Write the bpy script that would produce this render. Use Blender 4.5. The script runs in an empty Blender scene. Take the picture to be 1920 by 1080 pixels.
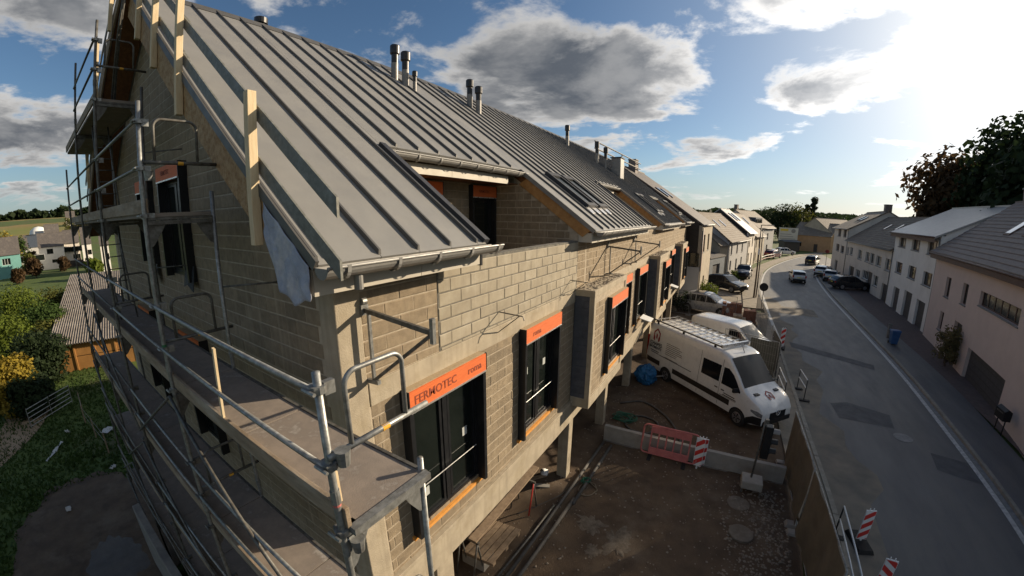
import bpy, bmesh, math, random
from mathutils import Vector, Matrix
random.seed(7)
SC = bpy.context.scene
COL = SC.collection
R = math.radians
sin, cos, pi = math.sin, math.cos, math.pi
# ---------------------------------------------------------------- camera (drone, wide lens with barrel distortion)
CAM = Vector((3.5688, -2.3259, 7.791))
PITCH, YAW, ROLL = .1942958, -.5348263, -.0065647
LK = (0.0729506465351754, 0.00037207736978688043, -0.0001135706591438272, 3.0573241290677644e-06)
_f = Vector((sin(YAW)*cos(PITCH), cos(YAW)*cos(PITCH), -sin(PITCH)))
_r = Vector((cos(YAW), -sin(YAW), 0)); _d = _f.cross(_r)
RGT = cos(ROLL)*_r + sin(ROLL)*_d; DWN = -sin(ROLL)*_r + cos(ROLL)*_d; FWD = _f
cd = bpy.data.cameras.new('camera'); co = bpy.data.objects.new('camera', cd); COL.objects.link(co)
m = Matrix.Identity(4)
for i in range(3):
    m[i][0] = RGT[i]; m[i][1] = -DWN[i]; m[i][2] = -FWD[i]; m[i][3] = CAM[i]
co.matrix_world = m
cd.sensor_fit = 'HORIZONTAL'; cd.sensor_width = 36; cd.sensor_height = 20.25
cd.lens = 13.0; cd.clip_start = .05; cd.clip_end = 8000
cd.type = 'PANO'
P = cd if hasattr(cd, 'panorama_type') else cd.cycles
P.panorama_type = 'FISHEYE_LENS_POLYNOMIAL'
P.fisheye_fov = R(200)
P.fisheye_polynomial_k0 = 0
P.fisheye_polynomial_k1, P.fisheye_polynomial_k2, P.fisheye_polynomial_k3, P.fisheye_polynomial_k4 = [-k for k in LK]
SC.camera = co
# ---------------------------------------------------------------- light
SUN_AZ, SUN_EL = R(34), R(19)          # azimuth from +Y towards +X
SUN_DIR = Vector((sin(SUN_AZ)*cos(SUN_EL), cos(SUN_AZ)*cos(SUN_EL), sin(SUN_EL)))
sl = bpy.data.lights.new('sun', 'SUN'); sl.energy = 5.0; sl.angle = R(.6); sl.color = (1, .83, .61)
so = bpy.data.objects.new('sun', sl); COL.objects.link(so)
so.rotation_euler = SUN_DIR.to_track_quat('Z', 'Y').to_euler(); so.location = (20, 20, 40)
W = bpy.data.worlds.new('World'); SC.world = W; W.use_nodes = True
nt = W.node_tree; nt.nodes.clear()
def N(t, **k):
    n = nt.nodes.new(t)
    for a, b in k.items(): setattr(n, a, b)
    return n
def L(a, b): nt.links.new(a, b)
def MA(op, a, b=None, c=None, clamp=False):
    n = N('ShaderNodeMath', operation=op, use_clamp=clamp)
    for i, v in enumerate((a, b, c)):
        if v is None: continue
        if isinstance(v, (int, float)): n.inputs[i].default_value = v
        else: L(v, n.inputs[i])
    return n.outputs[0]
def VM(op, a, b=None, sc=None):
    n = N('ShaderNodeVectorMath', operation=op)
    for i, v in enumerate((a, b)):
        if v is None: continue
        if isinstance(v, (tuple, Vector)): n.inputs[i].default_value = tuple(v)
        else: L(v, n.inputs[i])
    if sc is not None:
        if isinstance(sc, (int, float)): n.inputs['Scale'].default_value = sc
        else: L(sc, n.inputs['Scale'])
    return n.outputs['Value' if op == 'DOT_PRODUCT' else 'Vector']
def MR(v, a, b, c=0., d=1., mode='SMOOTHSTEP'):
    n = N('ShaderNodeMapRange', interpolation_type=mode); L(v, n.inputs[0])
    for i, q in enumerate((a, b, c, d)): n.inputs[i+1].default_value = q
    return n.outputs[0]
def MIX(f, a, b, t='MIX'):
    n = N('ShaderNodeMix', data_type='RGBA', blend_type=t, clamp_factor=True)
    for i, v in ((0, f), (6, a), (7, b)):
        if isinstance(v, (int, float)): n.inputs[i].default_value = v
        elif isinstance(v, tuple): n.inputs[i].default_value = v+(1,) if len(v) == 3 else v
        else: L(v, n.inputs[i])
    return n.outputs[2]
sky = N('ShaderNodeTexSky', sky_type='NISHITA', sun_disc=False, sun_elevation=SUN_EL, sun_rotation=SUN_AZ)
sky.air_density = 1.0; sky.dust_density = .3; sky.ozone_density = 2.5; sky.altitude = 300
tc = N('ShaderNodeTexCoord'); dirn = VM('NORMALIZE', tc.outputs['Generated'])
sp = N('ShaderNodeSeparateXYZ'); L(dirn, sp.inputs[0])
zz = MA('MAXIMUM', sp.outputs[2], 0.0)
den = MA('ADD', zz, .16)
cb = N('ShaderNodeCombineXYZ'); L(MA('DIVIDE', sp.outputs[0], den), cb.inputs[0]); L(MA('DIVIDE', sp.outputs[1], den), cb.inputs[1])
def fbm(vec, sc, det, rough=.55, off=(0, 0, 0), dist=0.):
    v = VM('ADD', vec, off)
    n = N('ShaderNodeTexNoise', noise_dimensions='3D'); n.inputs['Scale'].default_value = sc
    n.inputs['Detail'].default_value = det; n.inputs['Roughness'].default_value = rough; n.inputs['Distortion'].default_value = dist
    L(v, n.inputs['Vector']); return n.outputs['Fac']
COFF = (12.3, 4.4, 0.7)
big = fbm(cb.outputs[0], .42, 2, .5, COFF)
fine = fbm(cb.outputs[0], 1.35, 9, .6, COFF, .25)
lit = fbm(cb.outputs[0], 1.35, 6, .6, (COFF[0]+SUN_DIR.x*.22, COFF[1]+SUN_DIR.y*.22, COFF[2]), .25)
dens = MA('ADD', MA('MULTIPLY', big, .75), MA('MULTIPLY', fine, .9))
mask = MR(dens, .765, .85)
thick = MR(dens, .79, .93)
dsun = VM('DOT_PRODUCT', dirn, SUN_DIR)
glow = MA('POWER', MA('MAXIMUM', dsun, 0), 6)
core = MA('POWER', MA('MAXIMUM', dsun, 0), 24)
edge = MR(MA('SUBTRACT', fine, lit), -.12, .16)
lum = MA('ADD', MA('MULTIPLY', edge, .30), MA('MULTIPLY', MA('SUBTRACT', 1, thick), .80))
cloud = MIX(lum, (1.7, 1.95, 2.35), (11.5, 11.2, 10.8))
cloud = VM('SCALE', cloud, None, MA('ADD', .8, MA('MULTIPLY', glow, 1.5)))
hor = MR(zz, 0., .16, 1., 0.)
haze_c = MIX(glow, (3.0, 4.2, 5.6), (11, 11, 10.4))
hsv = N('ShaderNodeHueSaturation'); hsv.inputs['Saturation'].default_value = 1.08; hsv.inputs['Value'].default_value = 1.25; L(sky.outputs[0], hsv.inputs['Color'])
base = MIX(MA('MULTIPLY', hor, .55), hsv.outputs[0], haze_c)
mask2 = MA('MULTIPLY', mask, MR(zz, 0., .10, .25, 1.))
base = MIX(MA('MULTIPLY', glow, .55), base, (9.5, 10.4, 11.2))
col = MIX(mask2, base, cloud)
col = MIX(MA('MULTIPLY', core, .9), col, (19, 18.6, 17.8))
bg = N('ShaderNodeBackground'); bg.inputs[1].default_value = .05; L(col, bg.inputs[0])
wo = N('ShaderNodeOutputWorld'); L(bg.outputs[0], wo.inputs[0])
vs = SC.view_settings; vs.view_transform = 'Standard'; vs.look = 'None'; vs.exposure = .6; vs.gamma = 1; vs.use_curve_mapping = False
SC.display_settings.display_device = 'sRGB'
SC.cycles.max_bounces = 6; SC.cycles.diffuse_bounces = 3; SC.cycles.glossy_bounces = 3; SC.cycles.transmission_bounces = 4; SC.cycles.transparent_max_bounces = 12
SC.cycles.use_denoising = True; SC.cycles.sample_clamp_indirect = 6
# ---------------------------------------------------------------- photo pixel (1920x1080) -> place
def ray(px, py):
    dx, dy = px-960., py-540.; r = math.hypot(dx, dy) or 1e-9; q = r*18/960
    th = LK[0]*q+LK[1]*q*q+LK[2]*q**3+LK[3]*q**4
    return RGT*(dx/r*sin(th))+DWN*(dy/r*sin(th))+FWD*cos(th)
def onX(px, py, X): d = ray(px, py); return CAM+d*((X-CAM.x)/d.x)
def onY(px, py, Y): d = ray(px, py); return CAM+d*((Y-CAM.y)/d.y)
def onZ(px, py, Z=0.): d = ray(px, py); return CAM+d*((Z-CAM.z)/d.z)
def pix_size(p, s):
    q = Vector(p)-CAM; return s/q.length*960/1.1
def in_view(p):
    q = Vector(p)-CAM; z = q.dot(FWD); x = q.dot(RGT); y = q.dot(DWN)
    th = math.atan2(math.hypot(x, y), z); n = math.hypot(x, y) or 1e-9
    lo, hi = 0, 24.
    for _ in range(24):
        mid = (lo+hi)/2
        if LK[0]*mid+LK[1]*mid**2+LK[2]*mid**3+LK[3]*mid**4 < th: lo = mid
        else: hi = mid
    px = 960+lo*960/18*x/n; py = 540+lo*960/18*y/n
    return -60 < px < 1980 and -60 < py < 1140
# ---------------------------------------------------------------- materials
MATS = {}
def mat(name, c, c2=None, scale=4., rough=.8, bump=0., bscale=60., metal=0., rnd=0., spec=.4, stretch=(1, 1, 1), lo=.35, hi=.65, coat=0., alpha=1., trans=0., det=5., dirt=None, dscale=.7, dlo=.5, dhi=.72, emit=0., streak=None, slo=.52, shi=.7):
    """Procedural surface: two-tone noise, optional dirt patches, per-object tone, fine relief."""
    if name in MATS: return MATS[name]
    mt = bpy.data.materials.new(name); mt.use_nodes = True; t = mt.node_tree; b = t.nodes['Principled BSDF']
    def nn(ty, **k):
        n = t.nodes.new(ty)
        for a, v in k.items(): setattr(n, a, v)
        return n
    geo = nn('ShaderNodeNewGeometry'); vec = geo.outputs['Position']
    if stretch != (1, 1, 1):
        mp = nn('ShaderNodeVectorMath', operation='MULTIPLY'); mp.inputs[1].default_value = stretch; t.links.new(vec, mp.inputs[0]); vec = mp.outputs[0]
    def noise(s, d=5., r=.6):
        n = nn('ShaderNodeTexNoise'); n.inputs['Scale'].default_value = s; n.inputs['Detail'].default_value = d; n.inputs['Roughness'].default_value = r
        t.links.new(vec, n.inputs['Vector']); return n.outputs['Fac']
    def mrange(v, a, b2, c_=0., d_=1.):
        n = nn('ShaderNodeMapRange'); t.links.new(v, n.inputs[0])
        for i, q in enumerate((a, b2, c_, d_)): n.inputs[i+1].default_value = q
        return n.outputs[0]
    def mix(f, a, b2, ty='MIX'):
        n = nn('ShaderNodeMix', data_type='RGBA', blend_type=ty)
        for i, v in ((0, f), (6, a), (7, b2)):
            if isinstance(v, (int, float)): n.inputs[i].default_value = v
            elif isinstance(v, tuple): n.inputs[i].default_value = v[:3]+(1,)
            else: t.links.new(v, n.inputs[i])
        return n.outputs[2]
    if c2 is None: c2 = tuple(x*.86 for x in c)
    out = mix(mrange(noise(scale, det), lo, hi), c, c2)
    if dirt: out = mix(mrange(noise(dscale, 7, .68), dlo, dhi, 0, .85), out, dirt)
    if streak:
        mq = nn('ShaderNodeVectorMath', operation='MULTIPLY'); mq.inputs[1].default_value = (9, 9, .55); t.links.new(geo.outputs['Position'], mq.inputs[0])
        ns = nn('ShaderNodeTexNoise'); ns.inputs['Scale'].default_value = 1.; ns.inputs['Detail'].default_value = 6; t.links.new(mq.outputs[0], ns.inputs['Vector'])
        out = mix(mrange(ns.outputs['Fac'], slo, shi, 0, .6), out, streak)
    if rnd:
        oi = nn('ShaderNodeObjectInfo'); v = mrange(oi.outputs['Random'], 0, 1, 1-rnd, 1+rnd)
        cbn = nn('ShaderNodeCombineColor')
        for i in range(3): t.links.new(v, cbn.inputs[i])
        out = mix(1., out, cbn.outputs[0], 'MULTIPLY')
    t.links.new(out, b.inputs['Base Color'])
    rr = mrange(noise(scale*2.3), .3, .7, max(.02, rough-.08), min(1, rough+.08)); t.links.new(rr, b.inputs['Roughness'])
    b.inputs['Metallic'].default_value = metal; b.inputs['Specular IOR Level'].default_value = spec
    if coat: b.inputs['Coat Weight'].default_value = coat; b.inputs['Coat Roughness'].default_value = .06
    if trans: b.inputs['Transmission Weight'].default_value = trans
    if alpha < 1: b.inputs['Alpha'].default_value = alpha
    if emit: t.links.new(out, b.inputs['Emission Color']); b.inputs['Emission Strength'].default_value = emit
    if bump:
        bp = nn('ShaderNodeBump'); bp.inputs['Strength'].default_value = min(1, bump*2); bp.inputs['Distance'].default_value = .02*bump
        t.links.new(noise(bscale, 4), bp.inputs['Height']); t.links.new(bp.outputs[0], b.inputs['Normal'])
    MATS[name] = mt; return mt
# ---------------------------------------------------------------- mesh helpers
class MB:
    def __init__(s): s.v = []; s.f = []
    def add(s, vs, fs):
        o = len(s.v); s.v += [tuple(p) for p in vs]; s.f += [tuple(i+o for i in q) for q in fs]; return s
    def box(s, x0, x1, y0, y1, z0, z1):
        return s.add([(x0, y0, z0), (x1, y0, z0), (x1, y1, z0), (x0, y1, z0), (x0, y0, z1), (x1, y0, z1), (x1, y1, z1), (x0, y1, z1)],
                     [(0, 3, 2, 1), (4, 5, 6, 7), (0, 1, 5, 4), (1, 2, 6, 5), (2, 3, 7, 6), (3, 0, 4, 7)])
    def hull8(s, a, b):      # two matching quads
        return s.add(list(a)+list(b), [(0, 3, 2, 1), (4, 5, 6, 7), (0, 1, 5, 4), (1, 2, 6, 5), (2, 3, 7, 6), (3, 0, 4, 7)])
    def prism(s, poly, off):  # planar polygon pushed along a vector
        n = len(poly); off = Vector(off); a = [Vector(p) for p in poly]
        return s.add(a+[p+off for p in a], [tuple(range(n))[::-1], tuple(range(n, 2*n))]+[(i, (i+1) % n, n+(i+1) % n, n+i) for i in range(n)])
    def beam(s, p, q, w, h, up=(0, 0, 1)):
        p, q = Vector(p), Vector(q); d = (q-p).normalized(); u = Vector(up); sd = d.cross(u)
        if sd.length < 1e-4: sd = d.cross(Vector((1, 0, 0)))
        sd.normalize(); u = sd.cross(d); a = sd*(w/2); b = u*(h/2)
        return s.hull8([p-a-b, p+a-b, p+a+b, p-a+b], [q-a-b, q+a-b, q+a+b, q-a+b])
    def tube(s, pts, r, n=8, close=False, cap=True):
        pts = [Vector(p) for p in pts]; k = len(pts); rs = r if isinstance(r, (list, tuple)) else [r]*k
        o = len(s.v); prev = None
        for i, p in enumerate(pts):
            a = pts[(i-1) % k] if (i or close) else p; b = pts[(i+1) % k] if (i < k-1 or close) else p
            t = (b-a).normalized() if (b-a).length > 1e-9 else Vector((0, 0, 1))
            if prev is None:
                u = t.cross(Vector((0, 0, 1)))
                if u.length < 1e-3: u = t.cross(Vector((1, 0, 0)))
            else: u = prev-t*prev.dot(t)
            u.normalize(); prev = u; w = t.cross(u)
            s.v += [tuple(p+(u*cos(2*pi*j/n)+w*sin(2*pi*j/n))*rs[i]) for j in range(n)]
        for i in range(k if close else k-1):
            i2 = (i+1) % k
            s.f += [(o+i*n+j, o+i*n+(j+1) % n, o+i2*n+(j+1) % n, o+i2*n+j) for j in range(n)]
        if cap and not close:
            s.f += [tuple(o+j for j in range(n))[::-1], tuple(o+(k-1)*n+j for j in range(n))]
        return s
    def cyl(s, p, q, r, n=12, r2=None): return s.tube([p, q], [r, r if r2 is None else r2], n)
    def build(s, name, m, parent=None, origin=None, smooth=False, bevel=0., world=True):
        o = Vector(origin) if origin else (parent_org(parent) if (parent and world) else Vector())
        me = bpy.data.meshes.new(name); me.from_pydata([tuple(Vector(p)-o) for p in s.v] if o.length else s.v, [], s.f)
        bm = bmesh.new(); bm.from_mesh(me); bmesh.ops.recalc_face_normals(bm, faces=bm.faces); bm.to_mesh(me); bm.free()
        me.materials.append(m)
        if smooth: me.polygons.foreach_set('use_smooth', [True]*len(me.polygons))
        ob = bpy.data.objects.new(name, me); COL.objects.link(ob)
        if parent: ob.parent = parent
        elif origin: ob.location = o
        if bevel:
            b = ob.modifiers.new('edge', 'BEVEL'); b.width = bevel; b.segments = 2; b.limit_method = 'ANGLE'; b.angle_limit = R(40)
        return ob
def parent_org(p):
    o = Vector()
    while p: o += Vector(p.location); p = p.parent
    return o
def tag(o, label=None, cat=None, group=None, kind=None):
    if label: o['label'] = label
    if cat: o['category'] = cat
    if group: o['group'] = group
    if kind: o['kind'] = kind
    return o
def thing(name, label, cat, loc=(0, 0, 0), rz=0., group=None):
    e = bpy.data.objects.new(name, None); COL.objects.link(e); e.empty_display_size = .2
    e.location = loc; e.rotation_euler = (0, 0, rz); return tag(e, label, cat, group)
def copy_tree(o, parent=None, skip=()):
    c = o.copy(); COL.objects.link(c); c.parent = parent
    for ch in list(o.children): copy_tree(ch, c)
    return c
def text_mesh(txt, size, name='lettering', bold=0.):
    cu = bpy.data.curves.new(name, 'FONT'); cu.body = txt; cu.size = size; cu.align_x = 'CENTER'; cu.align_y = 'CENTER'; cu.offset = bold; cu.resolution_u = 2
    ob = bpy.data.objects.new(name, cu); COL.objects.link(ob)
    me = bpy.data.meshes.new_from_object(ob); bpy.data.objects.remove(ob); bpy.data.curves.remove(cu); return me
def put_text(txt, size, m, parent, loc, right, up, name='lettering', bold=0.):
    me = text_mesh(txt, size, name, bold); me.materials.append(m); ob = bpy.data.objects.new(name, me); COL.objects.link(ob); ob.parent = parent
    r, u = Vector(right).normalized(), Vector(up).normalized(); n = r.cross(u)
    mm = Matrix.Identity(4)
    for i in range(3): mm[i][0] = r[i]; mm[i][1] = u[i]; mm[i][2] = n[i]; mm[i][3] = loc[i]
    ob.matrix_local = mm; return ob
def cells(xs, zs, holes, emit):
    """emit(x0,x1,z0,z1) for every cell of the grid outside the holes"""
    X = sorted(set([xs[0], xs[1]]+[h[i] for h in holes for i in (0, 1) if xs[0] < h[i] < xs[1]]))
    for a, b in zip(X, X[1:]):
        c = (a+b)/2; hz = sorted((h[2], h[3]) for h in holes if h[0] <= c <= h[1]); z = zs[0]
        for h0, h1 in hz:
            if h0 > z: emit(a, b, z, min(h0, zs[1]))
            z = max(z, h1)
        if z < zs[1]: emit(a, b, z, zs[1])
# ================================================================ materials
m_zinc = mat('standing_seam_zinc', (.265, .258, .24), (.295, .287, .265), 1.2, .46, .5, 1.6, .25, .04, stretch=(1, 1, 1))
m_seam = mat('zinc_seam_shaded', (.10, .098, .092), (.13, .126, .12), 2, .5, 0, 30, .3)  # darker than the panels: the seams' shade is put into this colour
m_gut = mat('gutter_zinc', (.24, .235, .22), (.19, .185, .175), 5, .55, .02, 30, .25)
m_gutb = mat('gutter_bracket_zinc', (.31, .305, .29), None, 5, .55, 0, 30, .25)
m_fascia = mat('fascia_beige_metal', (.50, .46, .38), (.46, .42, .35), 2, .55)
m_flue = mat('black_flue', (.018, .018, .02), (.03, .03, .03), 6, .35)
m_flueg = mat('grey_flue', (.26, .25, .23), (.2, .19, .18), 6, .5, metal=.3)
m_block = mat('concrete_block', (.31, .245, .165), (.23, .18, .12), 7, .95, .55, 130, 0, .13, det=8, dirt=(.19, .155, .11), dscale=1.1, streak=(.42, .35, .25), slo=.56, shi=.78)
m_mort = mat('mortar', (.47, .40, .30), (.36, .30, .225), 9, .95, .5, 90)
m_grey = mat('grey_sandlime_block', (.35, .305, .225), (.30, .26, .195), 5, .9, .25, 120, 0, .08, dirt=(.41, .37, .29), dscale=2.2, streak=(.44, .40, .32), slo=.6, shi=.8)
m_gmort = mat('grey_block_joint', (.10, .095, .085), (.2, .185, .15), 9, .95, .4, 90)
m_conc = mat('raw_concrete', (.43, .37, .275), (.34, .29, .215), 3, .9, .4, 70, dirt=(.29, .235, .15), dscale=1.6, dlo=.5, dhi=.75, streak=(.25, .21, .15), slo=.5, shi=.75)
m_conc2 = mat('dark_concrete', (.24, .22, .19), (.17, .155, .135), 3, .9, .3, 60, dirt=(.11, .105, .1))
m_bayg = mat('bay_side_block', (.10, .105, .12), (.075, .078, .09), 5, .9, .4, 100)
m_bitu = mat('bitumen', (.025, .027, .032), (.04, .042, .05), 5, .6, .3, 60)
m_orange = mat('orange_insulation_board', (.72, .17, .045), (.62, .13, .035), 14, .6, .25, 22, stretch=(.3, .3, 6))
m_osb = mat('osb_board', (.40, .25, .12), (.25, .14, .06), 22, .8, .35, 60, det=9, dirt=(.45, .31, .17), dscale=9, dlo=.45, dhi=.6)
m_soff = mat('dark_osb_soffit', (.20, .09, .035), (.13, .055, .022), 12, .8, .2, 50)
m_boxtop = mat('wood_fibre', (.42, .32, .2), (.34, .26, .16), 20, .85, .3, 80)
m_frame = mat('anthracite_frame', (.012, .013, .015), (.018, .019, .021), 8, .35)
m_glass = mat('window_glass', (.008, .011, .010), (.013, .017, .015), 1, .05, spec=.45)
m_foam = mat('yellow_orange_foam', (.72, .33, .07), (.6, .26, .05), 16, .8, .4, 60)
m_alu = mat('bright_aluminium', (.75, .74, .72), None, 4, .3, metal=.7)
m_timber = mat('pale_timber', (.70, .57, .37), (.6, .46, .28), 9, .75, .2, 40, stretch=(3, 3, .4))
m_timb2 = mat('weathered_timber', (.30, .22, .145), (.2, .14, .09), 8, .85, .3, 40, stretch=(1, 1, 3), dirt=(.15, .11, .08))
m_beamw = mat('gluelam_timber', (.45, .24, .085), (.33, .16, .05), 6, .7, .2, 40)
m_rail = mat('galvanised_plank', (.21, .21, .185), (.14, .14, .122), 14, .6, .2, 60, .2, dirt=(.3, .31, .29), dscale=5)
m_film = mat('membrane_film', (.36, .38, .45), (.26, .29, .37), 6, .55, .7, 22, dirt=(.60, .58, .56), dscale=2.4)
m_galv = mat('galvanised_tube', (.34, .345, .335), (.2, .205, .195), 16, .45, .12, 60, .55, dirt=(.2, .19, .18), dscale=8)
m_galvd = mat('stained_galvanised_tube', (.17, .165, .15), (.085, .08, .07), 14, .55, .15, 60, .35, dirt=(.10, .085, .07), dscale=7)
m_deck = mat('scaffold_deck_board', (.27, .225, .185), (.19, .16, .135), 4, .85, .25, 90, dirt=(.40, .37, .33), dscale=4, dlo=.56, dhi=.7)
m_toe = mat('toe_board', (.31, .235, .16), (.2, .15, .1), 7, .85, .3, 50, stretch=(.4, 1, 2), dirt=(.40, .35, .28), dscale=3)
m_red = mat('red_paint', (.62, .05, .04), None, 6, .4)
m_white = mat('white_paint', (.78, .78, .76), (.7, .7, .68), 6, .45)
m_redt = mat('faded_red_plastic', (.52, .17, .15), (.43, .12, .11), 5, .6)
m_asph = mat('asphalt', (.135, .134, .132), (.10, .10, .101), 1.0, .62, .5, 120, det=10, dirt=(.17, .16, .14), dscale=.45, dlo=.45, dhi=.68, stretch=(1, .22, 1))
m_dust = mat('dusty_asphalt', (.25, .215, .165), (.16, .145, .12), 1.1, .9, .5, 110, det=9)
m_patch = mat('tar_patch', (.085, .085, .087), (.115, .115, .116), 2, .85, .5, 120)
m_pave = mat('pavement_concrete', (.30, .255, .195), (.23, .2, .155), 2, .9, .35, 90, det=8, dirt=(.13, .115, .09), dscale=.8)
m_kerb = mat('kerb_stone', (.32, .29, .24), (.24, .22, .18), 5, .9, .3, 80, 0, .08)
m_line = mat('worn_white_line', (.62, .61, .57), (.36, .35, .33), 7, .7, det=9)
m_gutl = mat('gutter_course', (.27, .265, .255), (.18, .178, .172), 6, .8, .2, 60)
m_cobl = mat('red_brown_paving', (.17, .12, .10), (.125, .092, .08), 4, .9, .4, 25)
m_dirt = mat('site_soil', (.125, .085, .052), (.075, .05, .032), 1.6, .95, 1., 26, det=10, dirt=(.17, .13, .09), dscale=.6)
m_stone = mat('gravel_stone', (.30, .25, .19), (.17, .14, .11), 3, .9, .2, 80)
m_grass = mat('meadow', (.05, .085, .014), (.085, .12, .02), .35, .95, .6, 30, det=10, dirt=(.10, .075, .04), dscale=.12, dlo=.52, dhi=.68)
m_black = mat('black_plastic', (.012, .012, .013), None, 5, .5)
m_rub = mat('rubber', (.018, .018, .018), (.03, .028, .026), 10, .8)
# ================================================================ ground
def smooth(a, b, x):
    t = max(0, min(1, (x-a)/(b-a))); return t*t*(3-2*t)
def gz(x, y):
    z = -2.4*smooth(-1.5, -9.5, x)
    if y > 20: z = z*(1-smooth(34, 60, y))-1.0*smooth(0, -40, x)*smooth(34, 60, y)
    z += -.95*smooth(-14, -34, x)-.1*smooth(-40, -140, x)
    z += 24*smooth(-210, -620, x)*(1-.25*smooth(-200, 400, y))
    z += 16*smooth(150, 900, y)*smooth(-800, 100, x)
    z += 4*smooth(24, 60, x)*(1-smooth(90, 140, y))+10*smooth(140, 700, x)
    z += .12*sin(x*.31+y*.17)*smooth(-12, -20, x)
    return z
def axis(a, b, near, step):
    out = [0.]; s = step
    while out[-1] < b:
        if out[-1] > near: s *= 1.13
        out.append(out[-1]+s)
    neg = [0.]; s = step
    while neg[-1] > a:
        if neg[-1] < -near: s *= 1.13
        neg.append(neg[-1]-s)
    return neg[:0:-1]+out
gx = axis(-2600, 2600, 45, 1.5); gy = axis(-1200, 3200, 45, 1.5)
g = MB(); g.v = [(x, y, gz(x, y)-.03) for y in gy for x in gx]; nx = len(gx)
g.f = [(j*nx+i, j*nx+i+1, (j+1)*nx+i+1, (j+1)*nx+i) for j in range(len(gy)-1) for i in range(nx-1)]
tag(g.build('ground', m_grass, smooth=True), kind='structure')
def catmull(pts, n=8):
    P_ = [Vector(p) for p in pts]; P_ = [2*P_[0]-P_[1]]+P_+[2*P_[-1]-P_[-2]]; out = []
    for i in range(1, len(P_)-2):
        a, b, c, d = P_[i-1:i+3]
        for k in range(n):
            t = k/n; out.append(.5*((2*b)+(c-a)*t+(2*a-5*b+4*c-d)*t*t+(3*b-a-3*c+d)*t**3))
    return out+[P_[-2]]
KL = catmull([(7.6, -60), (7.6, -20), (7.6, 5), (7.42, 14), (7.35, 25), (7.3, 36.5), (7.8, 51), (10.8, 71), (19.2, 97), (29.6, 117), (46, 140), (72, 166), (110, 195)])
KR = catmull([(13.3, -60), (13.3, -20), (13.3, 5), (13.4, 14), (13.9, 23), (14.4, 35), (15.1, 48), (16.5, 62), (18.6, 74), (24.5, 90), (36, 108), (54, 131), (80, 156), (118, 185)])
def offs(line, d):
    out = []
    for i, p in enumerate(line):
        t = (line[min(i+1, len(line)-1)]-line[max(i-1, 0)]).normalized(); out.append(Vector((p.x+t.y*d, p.y-t.x*d)))
    return out
def ribbon(name, a, b, z, m, kind='structure', thick=0.):
    g = MB()
    n = len(a)
    g.v = [(p.x, p.y, z) for p in a]+[(p.x, p.y, z) for p in b]; g.f = [(i, n+i, n+i+1, i+1) for i in range(n-1)]
    if thick:
        o = len(g.v); g.v += [(x, y, z-thick) for x, y, _ in g.v]; 
        g.f += [(i, i+1, o+i+1, o+i) for i in range(n-1)]+[(n+i, o+n+i, o+n+i+1, n+i+1) for i in range(n-1)]
    return tag(g.build(name, m), kind=kind)
def sub(line, y0, y1): return [p for p in line if y0 <= p.y <= y1]
road = ribbon('road', KL, KR, .004, m_asph)
ribbon('dust_strip', sub(KL, -40, 42), [p+Vector((1.25+.35*sin(p.y*.7)+.3*sin(p.y*1.9), 0)) for p in sub(KL, -40, 42)], .008, m_dust)
ribbon('edge_line', offs(sub(KR, -60, 84), -.32), offs(sub(KR, -60, 84), -.12), .012, m_line)
ribbon('gutter_course', offs(sub(KR, -60, 84), -.10), offs(sub(KR, -60, 84), .12), .012, m_gutl)
ribbon('edge_line', offs(sub(KL, 26, 170), .05), offs(sub(KL, 26, 170), .27), .012, m_line)
ribbon('pavement_right', offs(KR, .26), offs(KR, 2.1), .11, m_asph, thick=.12)
fc = MB(); fc.add([(15.5, -30, .075), (30, -30, .075), (30, 33, .075), (15.9, 33, .075)], [(0, 1, 2, 3)]); fc.add([(16.3, 33.02, .075), (40, 33.02, .075), (40, 84, .075), (20, 74, .075), (18.2, 62, .075)], [(0, 1, 2, 3, 4)])
tag(fc.build('forecourt', m_cobl), kind='structure')
ribbon('pavement_left', offs(sub(KL, -40, 34), -1.12), offs(sub(KL, -40, 34), -.17), .10, m_pave, thick=.12)
ribbon('pavement_left_far', offs(sub(KL, 34, 170), -1.9), offs(sub(KL, 34, 170), -.17), .10, m_pave, thick=.12)
yard = MB(); yard.add([(-2, 33.0, .02), (6.0, 33.0, .02), (5.9, 52, .02), (-2, 52, .02)], [(0, 1, 2, 3)])
tag(yard.build('parking_court', m_pave), kind='structure')
kb = MB().box(-.075, .075, -.49, .49, -.05, .125); kproto = None
def kerbs(line, d, y0, y1, par):
    pts = offs(line, d); acc = 0; nxt = 0
    for a, b in zip(pts, pts[1:]):
        if not (y0 <= a.y <= y1): continue
        sl = (b-a).length
        while nxt < acc+sl:
            p = a.lerp(b, (nxt-acc)/sl); t = (b-a)
            o = bpy.data.objects.new('kerbstone', kmesh); COL.objects.link(o); o.parent = par; o.location = (p.x, p.y, random.uniform(-.006, .006)); o.rotation_euler = (0, 0, math.atan2(-t.x, t.y)); nxt += 1.
        acc += sl
k0 = kb.build('kerbstone', m_kerb); kmesh = k0.data; bpy.data.objects.remove(k0)
kerbs(KL, -.09, 3, 60, road); kerbs(KR, .18, 8, 62, road)
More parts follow.
